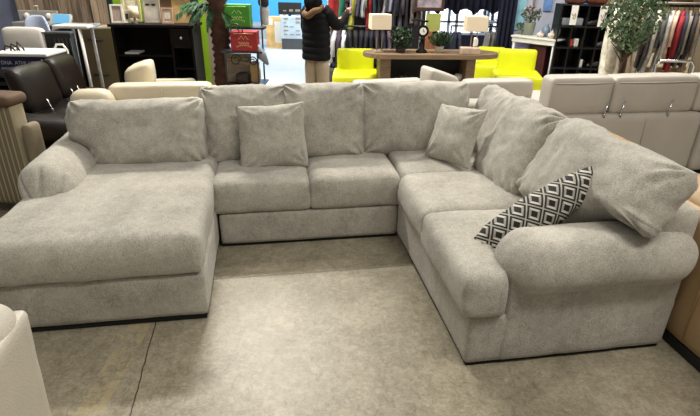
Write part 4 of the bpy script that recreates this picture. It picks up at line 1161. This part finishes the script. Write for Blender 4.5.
bm = NB(); bb(bm, (wx0, YW + .04, zlo), (wx1, YW + .05, zhi))
gm, gnt, gp = newmat('window_glass'); gp.inputs['Transmission Weight'].default_value = 1; gp.inputs['Roughness'].default_value = .02; gp.inputs['IOR'].default_value = 1.05
link('pane', bm, gm, wf, smooth=False)
# added pale backdrop board for the bright sky behind, with trees
bm = NB(); bb(bm, (wx0 - 1.2, 13.0, 0), (wx1 + 1.6, 13.1, 3.2)); struct('wall_sky_backdrop', bm, fm('bright_outdoors', (226, 234, 246), .8, var=.04))
for k, px in enumerate((482, 492, 503, 510)):
    q = at(px, 28, 11.6); tt = thing('outdoor_tree', ['bare dark tree outside the window just right of the lamp', 'bare tree outside the window, second right of the lamp', 'bare tree outside the window, third right of the lamp', 'bare tree outside at the window\'s right edge'][k], 'tree', (q.x, 11.6 + .2 * k, 0), 0, 'trees outside the window')
    random.seed(50 + k); bm = NB(); tube(bm, [(0, 0, 0), (.03, 0, .8), (0, 0, 2)], [.05, .035, .015], 7)
    for j in range(26):
        z_ = random.uniform(.3, 1.8); aa = random.uniform(0, 2 * PI); l_ = random.uniform(.15, .35)
        tube(bm, [(0.01, 0, z_), (l_ * .6 * math.cos(aa), l_ * .6 * math.sin(aa), z_ + .08), (l_ * math.cos(aa), l_ * math.sin(aa), z_ + random.uniform(0, .25))], [.012, .008, .003], 5)
    link('trunk', bm, fm('bare_bark', (54, 58, 64), .9), tt)
def curtain(name, label, x0, x1, y, z0, z1, m, waves=8, amp=.03, scal=0, par=None):
    bm = NB(); n = waves * 8; A_ = []; B_ = []
    rows = 6; grid = []
    for j in range(rows + 1):
        row = []
        for i in range(n + 1):
            s_ = i / n; zb_ = z0 + (scal * abs(math.sin(s_ * PI * 5)) if scal else 0)
            z = z1 + (zb_ - z1) * j / rows
            row.append(bm.verts.new((x0 + (x1 - x0) * s_, y + amp * math.sin(s_ * waves * 2 * PI) * (.5 + .5 * j / rows), z)))
        grid.append(row)
    for j in range(rows):
        for i in range(n): bm.faces.new((grid[j][i], grid[j][i + 1], grid[j + 1][i + 1], grid[j + 1][i]))
    o = link(name, bm, m); md = o.modifiers.new('thickness', 'SOLIDIFY'); md.thickness = .012
    return tag(o, label, 'curtain')
zv = at(460, 12, 9.9).z
curtain('valance', 'dark navy scalloped valance across the top of the window', at(420, 10, 9.9).x, at(512, 10, 9.9).x, 9.95, zv - .05, 3.2, M_navyc, 14, .04, .10)
curtain('curtain', 'dark navy floor-length curtain at the right side of the window', at(499, 10, 9.5).x, at(517, 10, 9.5).x, 9.55, .05, 3.2, M_navyc, 4, .05)
# hung grey garments / sticks between lamp and curtain
for k, (px, wp, col, words) in enumerate(((489, 4, (120, 116, 112), 'grey knitted scarf'), (494, 5, (88, 86, 88), 'dark grey shawl'), (456, 6, (26, 32, 52), 'navy coat'), (461, 5, (40, 46, 66), 'blue-grey coat'))):
    garment('hanging_garment', words + ' hanging low in front of the window', GX(px, 8.9), 8.9, at(px, 29, 8.9).z, .35, wp / 505 * 8.9 * .9, col, 'clothes in front of the window', seed=70 + k, sleeve_=False, depth=.3)
rack('low rail of dark clothes in front of the window', GX(452, 8.9), GX(498, 8.9), 8.9, at(470, 28, 8.9).z + .03, col=M_metalblk)
# hanging picture with carved frame above table
q0, q1 = at(414, 11, 7.7), at(446, -12, 7.7)
t = thing('wall_picture', 'dark brown framed picture hanging at the top centre above the clock', 'picture frame', (q0.x, 7.7, q0.z)); w_ = q1.x - q0.x; h_ = q1.z - q0.z
bm = NB()
for p0, p1 in (((0, 0, 0), (w_, .03, .05)), ((0, 0, h_ - .05), (w_, .03, h_)), ((0, 0, .05), (.04, .03, h_ - .05)), ((w_ - .04, 0, .05), (w_, .03, h_ - .05))): bb(bm, p0, p1, bev=.006)
link('frame', bm, fm('carved_brown_frame', (58, 36, 28), .5, var=.3, scale=20), t, smooth=False)
bm = NB(); bb(bm, (.04, .012, .05), (w_ - .04, .03, h_ - .05)); link('picture', bm, fm('grey_print', (140, 130, 138), .6, var=.45, scale=10), t, smooth=False)
bm = NB(); tube(bm, [(w_ * .1, .02, h_), (w_ / 2, .02, 2.6), (w_ * .9, .02, h_)], .003, 5); link('hanging_wire', bm, M_metalblk, t)
# ------------------------------------------------------------------ right of the window: white table, cube shelf, ficus, clothes rail
# blue papered wall behind the white table
YB = 9.6
bm = NB(); bb(bm, (at(513, 10, YB).x, YB, 0), (at(580, 10, YB).x, YB + .08, 3.2)); struct('wall_partition_pale', bm, fm('pale_lilac_wall', (186, 190, 208), .8, var=.1, scale=4))
a, b = at(512, 34, 8.9), at(556, 41, 8.3)
zt = (a.z + b.z) / 2
ang = math.atan2(b.y - a.y, b.x - a.x)
t = thing('white_table', 'white painted table with vases and flowers, left of the black cube shelf', 'table', (a.x, a.y, 0), ang); L_ = math.hypot(b.x - a.x, b.y - a.y)
bm = NB(); bb(bm, (-.02, 0, zt - .03), (L_, .5, zt), bev=.008); link('tabletop', bm, M_white, t, smooth=False)
bm = NB(); bb(bm, (.0, .02, zt - .10), (L_ - .02, .04, zt - .03)); link('apron', bm, M_white, t, smooth=False)
for x in (.03, L_ - .05):
    for y in (.05, .45): TB('leg', [[(x, y, 0), (x, y, zt - .03)]], .022, M_white, t)
def WT(x, y): return Vector((a.x, a.y, zt)) + Matrix.Rotation(ang, 3, 'Z') @ Vector((x, y, 0))
def onW(px, yy=.2):
    best = min(range(101), key=lambda k: abs((lambda p: 350 + 505 * (p - Vector((0, 0, CAMH))).dot(_r) / (p - Vector((0, 0, CAMH))).dot(_f))(WT(L_ * k / 100, yy)) - px))
    return WT(L_ * best / 100, yy)
# flower pot
t = bush('flower_pot', 'pink and cream flowers in a greenish pot on the white table', onW(528, .25), .17, .26, 200, (140, 146, 128), .10, .20, lm=fm('flower_leaf', (92, 110, 82), .6, var=.4, scale=25), ls=.035, seed=8)
bm = NB(); random.seed(9)
for k in range(14):
    aa = random.uniform(0, 2 * PI); p = Vector((random.uniform(.05, .16) * math.cos(aa), random.uniform(.05, .16) * math.sin(aa), .3 + random.uniform(-.05, .14)))
    for j in range(7):
        d = Vector((math.cos(j * .9), math.sin(j * .9), random.uniform(-.2, .5))).normalized()
        s_ = d.cross(Vector((0, 0, 1))).normalized()
        bm.faces.new([bm.verts.new(p + q_) for q_ in (Vector((0, 0, 0)), d * .03 + s_ * .016, d * .045, d * .03 - s_ * .016)])
link('blossoms', bm, fm('peach_petals', (226, 190, 168), .6, var=.15), t, smooth=False)['label'] = 'peach and cream blossoms'
bush('potted_plant', 'small greenish potted plant left of the flower pot on the white table', onW(520, .22), .09, .12, 120, (120, 126, 110), .05, .08, lm=fm('dusty_leaf', (110, 122, 96), .6, var=.3), seed=12)
for k, (px, h_, c_, lab, yy) in enumerate(((540, .10, (214, 204, 190), 'low white jar on the white table beside the flower pot', .12), (545, .22, (120, 140, 160), 'blue and white ginger jar in the middle of the white table', .25), (551, .12, (212, 200, 184), 'squat cream jar at the front of the white table', .10), (555, .24, (196, 202, 212), 'tall pale blue jar at the right end of the white table', .2))):
    bm = NB(); r_ = .065
    lathe(bm, [(r_ * .5, 0), (r_, h_ * .35), (r_ * .9, h_ * .62), (r_ * .35, h_ * .78), (r_ * .42, h_ * .86), (r_ * .2, h_ * .95), (r_ * .1, h_)], (0, 0, 0), 16)
    o = link('ginger_jar', bm, fm('jar_glaze', c_, .25, var=.35, scale=18)); o.location = onW(px, yy); tag(o, lab, 'jar')
q = at(537, 55, 9.0)
for k, (px0, px1, pt, c_, lab, nm, YY) in enumerate(((511, 530, 41, (150, 140, 186), 'lilac storage tub under the white table', 'storage_tub', 8.95), (531, 547, 43, (66, 22, 30), 'dark red cabinet under the right end of the white table', 'red_cabinet', 8.62))):
    p0, p1 = at(px0, pt, YY), at(px1, pt, YY)
    bm = NB(); box(bm, (0, .16, min(p0.z, zt - .12) / 2), (p1.x - p0.x, .3, min(p0.z, zt - .12)), bev=.02 if k == 0 else .004)
    o = link(nm, bm, fm(nm, c_, .45, var=.1), smooth=False); o.location = ((p0.x + p1.x) / 2, YY - .02 , 0); o.rotation_euler = (0, 0, ang); tag(o, lab, 'tub' if k == 0 else 'cabinet')
for k, (px0, px1, c_, c2, lab) in enumerate(((533, 538, (150, 110, 84), (120, 170, 210), 'narrow picture of sky left of the blue poster'), (543, 556, (120, 150, 200), (110, 150, 214), 'blue framed poster on the wall above the white table'))):
    p0, p1 = at(px0, 11 if k else 6, YB - .03), at(px1, -14, YB - .03)
    t = thing('wall_poster', lab, 'poster', (p0.x, YB - .035, p0.z)); w_, h_ = p1.x - p0.x, p1.z - p0.z
    bm = NB(); bb(bm, (0, 0, 0), (w_, .03, h_), bev=.004); link('frame', bm, fm('poster_frame', c_, .5), t, smooth=False)
    bm = NB(); bb(bm, (.02, -.004, .02), (w_ - .02, 0, h_ - .02)); link('print', bm, fm('poster_print', c2, .5, var=.35, scale=5), t, smooth=False)
q = at(516, 12, YB - .05); bm = NB(); bb(bm, (-.07, 0, 0), (.12, .02, .9)); o = link('canvas_print', bm, fm('cyan_canvas', (140, 196, 214), .6, var=.3, scale=5), smooth=False); o.location = (q.x + .05, YB - .03, .62); tag(o, 'pale cyan canvas leaning behind the flowers on the white table', 'picture'); o.location.z = zt + .02

# -------- black cube shelf
YS = 8.3
p0, p1 = at(563, 5, YS), at(617, 5, YS)
W_ = p1.x - p0.x; H_ = p0.z; ND = 4; NR = 4; D_ = .32
t = thing('cube_shelf', 'tall black open cube shelf with price tags, right of the white table', 'shelf', (p0.x, YS, 0), R(-3))
M_bs = fm('black_shelf', (9, 9, 10), .4, var=.1)
def cp(name, p, q_):
    bm = NB(); bb(bm, p, q_, bev=.003); return link(name, bm, M_bs, t, smooth=False)
cw = W_ / ND
for i in range(ND + 1): cp('side_panel' if i in (0, ND) else 'divider', (i * cw - .012, 0, 0), (i * cw + .012, D_, H_))
for j in range(NR + 1): z = max(.012, j * H_ / NR); cp('shelf', (-.012, -.004, z - .012), (W_ + .012, D_, z + .012))
cp('back_panel', (0, D_, 0), (W_, D_ + .01, H_))
SR = Matrix.Rotation(R(-3), 3, 'Z')
def SHP(x, y, z): return Vector((p0.x, YS, 0)) + SR @ Vector((x, y, z))
ch = H_ / NR
def tagcard(label, x, z, w, h):
    q = thing('price_tag', label, 'price tag', SHP(x, -.03, z), R(-3))
    bm = NB(); bb(bm, (-w / 2, 0, -h), (w / 2, .003, 0)); link('card', bm, M_white, q, smooth=False)
    bm = NB(); tube(bm, [(-w * .3, -.003, -h * .42), (-w * .05, -.003, -h * .58), (w * .12, -.003, -h * .4), (w * .3, -.003, -h * .55), (w * .05, -.003, -h * .7), (-w * .2, -.003, -h * .62)], .005, 5); o = link('red_marking', bm, fm('maroon_ink', (110, 40, 56), .6), q)
    bm = NB(); tube(bm, [(0, 0, -.01), (0, .0, .03)], .003, 5); link('string', bm, M_black, q)
tagcard('white price tag with maroon writing on the cube shelf, left one', cw * .9, H_ - .0, .10, .28)
tagcard('white price tag with maroon writing on the cube shelf, right one', cw * 3.0, H_ - .0, .11, .30)
def sitem(name, label, cat, i, j, s, c, dx=0, y=.08):
    bm = NB(); bb(bm, (-s[0] / 2, 0, 0), (s[0] / 2, s[1], s[2]), bev=min(s) * .15)
    o = link(name, bm, fm(name, c, .5, var=.2, scale=12), smooth=False); o.location = SHP(cw * (i + .5) + dx, y, max(j * ch, .012) + .0125); o.rotation_euler = (0, 0, R(-3)); return tag(o, label, cat)
sitem('small_box', 'pale grey box in the top left cube of the black shelf', 'box', 0, 3, (.13, .12, .11), (150, 156, 164), .02)
sitem('small_box', 'pale grey box in the second top cube of the black shelf', 'box', 1, 3, (.11, .12, .11), (150, 152, 160), .02)
sitem('red_packet', 'red packet in the second row of the black cube shelf', 'packet', 1, 2, (.06, .08, .11), (206, 60, 34), -.06)
sitem('white_packet', 'white packet beside the red one in the cube shelf', 'packet', 1, 2, (.07, .08, .12), (226, 220, 212), .03)
sitem('white_card', 'white card in the third row of the black cube shelf', 'card', 2, 1, (.09, .03, .12), (226, 226, 222), -.06)
def shoe(label, i, j, c, dx=0):
    bm = NB()
    def f(P, q): P.z -= .03 * max(0, -q[0]) * (1 if q[2] > 0 else 0) - .03 * max(0, q[0]) ** 3 * (1 if q[2] > 0 else 0); return P
    softbox(bm, (0, 0, .04), (.20, .08, .08), .032, f=f, res=.02); o = link('shoe', bm, fm('shoe_leather', c, .4)); o.location = SHP(cw * (i + .5) + dx, .12, max(j * ch, .012) + .0125); return tag(o, label, 'shoe')
shoe('dark red shoe in the third row of the black cube shelf', 2, 1, (70, 26, 34), -.02).location.y += .1
shoe('black shoe in the third row of the cube shelf, right of the white card', 3, 1, (56, 54, 60), -.05)
shoe('grey shoe in the second row at the right side of the cube shelf', 3, 2, (80, 78, 80))
shoe('dark shoe in the top row of the cube shelf behind the right price tag', 2, 3, (54, 50, 54))
loosebag('brown_bag', 'dark brown handbag lying on top of the cube shelf at left', 'bag', SHP(cw * 1.1, .15, H_ + .013), (.3, .2, .14), fm('brown_bag', (88, 48, 34), .5), seed=4)
loosebag('brown_bag', 'red-brown handbag lying on top of the cube shelf at right', 'bag', SHP(cw * 2.6, .15, H_ + .013), (.34, .2, .16), fm('russet_bag', (110, 60, 40), .5), seed=5)

# -------- cream long coats, ficus, cream shelf unit
bm = NB(); bb(bm, (at(600, 20, 9).x, 9.3, 0), (8.5, 9.4, 3.2)); struct('wall_partition_cream', bm, fm('cream_wall', (176, 158, 128), .8, var=.06))
Yc = 6.9
zr = at(620, 0, Yc).z
for k, (px, wp, col, words, rz) in enumerate(((616, 18, (232, 224, 210), 'long white coat at left of the ficus', 0), (630, 11, (186, 170, 146), 'long cream coat behind the ficus stem', 0), (642, 11, (196, 180, 156), 'long beige coat right of the ficus stem', 0))):
    garment('hanging_coat', words + ', hanging from the short rail', GX(px, Yc), Yc, zr + .05 - (.08 if k == 0 else 0), .22, wp / 505 * Yc * .82, col, 'long pale coats', seed=90 + k, sleeve_=(k == 0), flare=1.3, depth=.30, loc_rz=-.5, tilt=.06)
rack('short rail of long pale coats behind the ficus', GX(611, Yc), GX(650, Yc), Yc, zr + .06)
p0, p1 = at(636, 30, 7.7), at(672, 30, 7.7)
t = thing('shelf_unit', 'cream shelf unit standing behind the ficus and clothes rail', 'shelf', (p0.x, 7.7, 0)); W_ = p1.x - p0.x + .4
M_cs = fm('cream_shelf', (206, 190, 160), .6)
for nm, pp in (('side_panel', ((0, 0, 0), (.03, .35, 1.9))), ('side_panel', ((W_ - .03, 0, 0), (W_, .35, 1.9))), ('back_panel', ((.03, .33, 0), (W_ - .03, .35, 1.9)))) + tuple(('shelf', ((.03, 0, z), (W_ - .03, .33, z + .03))) for z in (.1, .45, .78, 1.08, 1.4, 1.85)):
    bm = NB(); bb(bm, *pp); link(nm, bm, M_cs, t, smooth=False)
for k, (x, z, s, c, lab) in enumerate(((.12, .48, (.10, .2, .24), (34, 30, 34), 'black upright bag on the cream shelf unit behind the ficus'), (.3, .81, (.16, .2, .16), (60, 54, 50), 'dark brown box on the upper cream shelf'), (.42, .13, (.22, .2, .14), (90, 80, 66), 'taupe box on the bottom cream shelf'), (.34, .48, (.12, .2, .16), (196, 186, 164), 'cream box on the middle cream shelf'))):
    bm = NB(); bb(bm, (0, 0, 0), s, bev=.01); o = link('stored_box', bm, fm('stored_box', c, .6), smooth=False); o.location = (p0.x + x, 7.75, z + .001); tag(o, lab, 'box')
# ficus
FT = at(634, 60, 5.6)
t = thing('ficus_tree', 'leafy green ficus tree with twisted brown trunk behind the beige sofa', 'tree', (FT.x - .11, 5.6, 0))
bm = NB(); lathe(bm, [(.14, 0), (.17, .25), (.16, .25), (.15, .2)], (0, 0, 0), 18); link('pot', bm, M_black, t)
bm = NB()
for ph_ in (0, 2.1, 4.2): tube(bm, [(.022 * math.cos(z * 5 + ph_), .022 * math.sin(z * 5 + ph_), z) for z in [.2 + .04 * k for k in range(22)]], .017, 7)
random.seed(14)
for k in range(26):
    aa = random.uniform(0, 2 * PI); rr = random.uniform(.1, .30); z_ = random.uniform(.95, 1.5)
    tube(bm, [(0, 0, .75 + random.random() * .25), (rr * .4 * math.cos(aa), rr * .4 * math.sin(aa), z_ - .1), (rr * math.cos(aa), rr * math.sin(aa), z_)], [.011, .007, .003], 5)
link('trunk', bm, M_bark, t)
zt_ = at(634, 44, 5.6).z
random.seed(15); bm = NB()
for k in range(1250):
    while True:
        p = Vector([random.uniform(-1, 1) for _ in range(3)])
        if .2 < p.length < 1: break
    zz = p.z; w_ = (.285 if zz > -.2 else .285 * (1 - (-.2 - zz) * .95)) * (1 + .22 * noise.noise(Vector((p.x * 3, p.y * 3, zz * 4))))
    P = Vector((p.x * w_, p.y * w_, 1.27 + zz * .42))
    d = Vector((random.gauss(0, 1), random.gauss(0, 1), random.gauss(-.9, .6))).normalized(); s_ = d.cross(Vector((random.random(), random.random(), .4))).normalized(); L2 = random.uniform(.022, .038)
    n_ = d.cross(s_)
    bm.faces.new([bm.verts.new(P + q_) for q_ in (-d * L2, -d * L2 * .2 + s_ * L2 * .45 + n_ * .004, d * L2, -d * L2 * .2 - s_ * L2 * .45 + n_ * .004)])
link('leaves', bm, fm('ficus_leaf', (88, 112, 78), .3, var=.5, scale=18), t, smooth=False)

# -------- clothes rail at the right, seen on edge and leaning with the view
Yg = 6.3
zr2 = at(675, 6, Yg).z
GZ = lambda px: at(px - 5, 10, Yg).x
rg2 = [(657, 4, (40, 36, 36), 62, 'black cardigan'), (661.5, 4.5, (96, 92, 90), 66, 'grey sweater'), (667, 6, (206, 200, 192), 70, 'long pale grey cardigan'), (673, 5, (92, 94, 94), 42, 'mid grey jacket'), (678.5, 5, (198, 194, 188), 70, 'off-white blouse'), (684, 5, (222, 190, 168), 50, 'peach blouse'), (689.5, 5.5, (150, 36, 44), 66, 'red patterned dress'), (694.5, 4.5, (70, 66, 84), 58, 'slate purple top'), (699, 4.5, (150, 142, 130), 62, 'pale taupe top'), (703.5, 5, (60, 56, 56), 60, 'dark grey coat'), (708, 5, (150, 130, 110), 66, 'light brown dress')]
for k, (px, wp, col, pb, words) in enumerate(rg2):
    garment('hanging_garment', words + ' on the crowded rail at right', GZ(px), Yg + .01 * (k % 3), zr2, at(px, pb + 7, Yg - .2).z, wp / 505 * Yg * .9, col, 'clothes on the right-hand rail', seed=110 + k, tilt=-.05, depth=.40, loc_rz=-.52)
rack('clothes rail at the right edge, full of garments', GZ(655), GZ(712), Yg, zr2 + .03)
# chrome tube frame standing in front of the rail
q0, q1 = at(657, 60, 5.5), at(696, 60, 5.5)
t = thing('chrome_stand', 'low chrome tube frame in front of the right-hand clothes', 'frame', ((q0.x + q1.x) / 2, 5.5, 0)); a_ = (q1.x - q0.x) / 2; zf = at(675, 61, 5.5).z
TB('loop', [[(-a_, 0, 0), (-a_, 0, zf - .05), (-a_ + .04, 0, zf), (a_ - .04, 0, zf), (a_, 0, zf - .05), (a_, 0, 0)]], .015, M_chrome, t)
# high shelf with hats and bags at top right
p0 = at(668, 4, 6.9)
loosebag('mustard_hat', 'mustard brown hat on the high shelf above the right clothes rail', 'hat', (p0.x + .15, 6.95, p0.z + .02), (.30, .24, .13), fm('mustard_felt', (150, 104, 44), .9), seed=8)
loosebag('dark_bag', 'dark bag on the high shelf above the right clothes rail', 'bag', (p0.x - .15, 6.95, p0.z + .02), (.26, .22, .14), fm('dark_felt', (60, 44, 34), .9), seed=9)
bm = NB(); bb(bm, (p0.x - .35, 6.8, p0.z - .03), (p0.x + .9, 7.15, p0.z + .018)); bb(bm, (p0.x - .35, 7.1, 0), (p0.x - .31, 7.15, p0.z - .03)); bb(bm, (p0.x + .86, 7.1, 0), (p0.x + .9, 7.15, p0.z - .03)); o = link('high_shelf', bm, M_dwood, smooth=False); tag(o, 'dark high shelf carrying hats behind the right clothes rail', 'shelf')
# ------------------------------------------------------------------ light
def area(name, loc, size, power, col=(1, 1, 1), rot_=(0, 0, 0), sy=None):
    l = bpy.data.lights.new(name, 'AREA'); l.energy = power; l.color = col
    l.shape = 'RECTANGLE'; l.size = size; l.size_y = sy or size
    o = bpy.data.objects.new(name, l); C.objects.link(o); o.location = loc; o.rotation_euler = rot_
    return o
warm = (1, .95, .87); cool = (.86, .94, 1)
kp = SW(-.3, 6.25, 4.2)
area('ceiling_strip_light', kp, 1.3, 325, warm, sy=.35)
area('ceiling_strip_light', (2.6, 5.6, 4.2), 1.3, 60, warm, sy=.35)
area('ceiling_strip_light', (1.9, .6, 4.2), 3.0, 120, warm, sy=.5)
area('ceiling_strip_light', (-2.6, 1.5, 4.2), 3.0, 25, warm, sy=.5)
area('ceiling_strip_light', (-3.4, 7.4, 4.2), 3.0, 80, warm, sy=.5)
area('ceiling_strip_light', (3.4, 5.9, 4.2), 3.0, 120, warm, sy=.5)
area('ceiling_strip_light', (0.4, 7.2, 4.2), 3.0, 50, warm, sy=.5)
area('ceiling_strip_light', (-1.6, 11.6, 4.2), 3.2, 225, cool, sy=2)
area('backdrop_fill_light', (2.3, 11.7, 3.4), 3.4, 750, (1, 1, 1), (R(58), 0, 0), sy=1)  # added unseen lamp that brightens the backdrop board outside the window
w = bpy.data.worlds.new('world'); bpy.context.scene.world = w; w.use_nodes = True
w.node_tree.nodes['Background'].inputs[0].default_value = (1, .96, .9, 1)
w.node_tree.nodes['Background'].inputs[1].default_value = .29
vs = bpy.context.scene.view_settings
vs.view_transform = 'Standard'; vs.look = 'None'; vs.gamma = 1; vs.use_curve_mapping = False
vs.exposure = 0.0
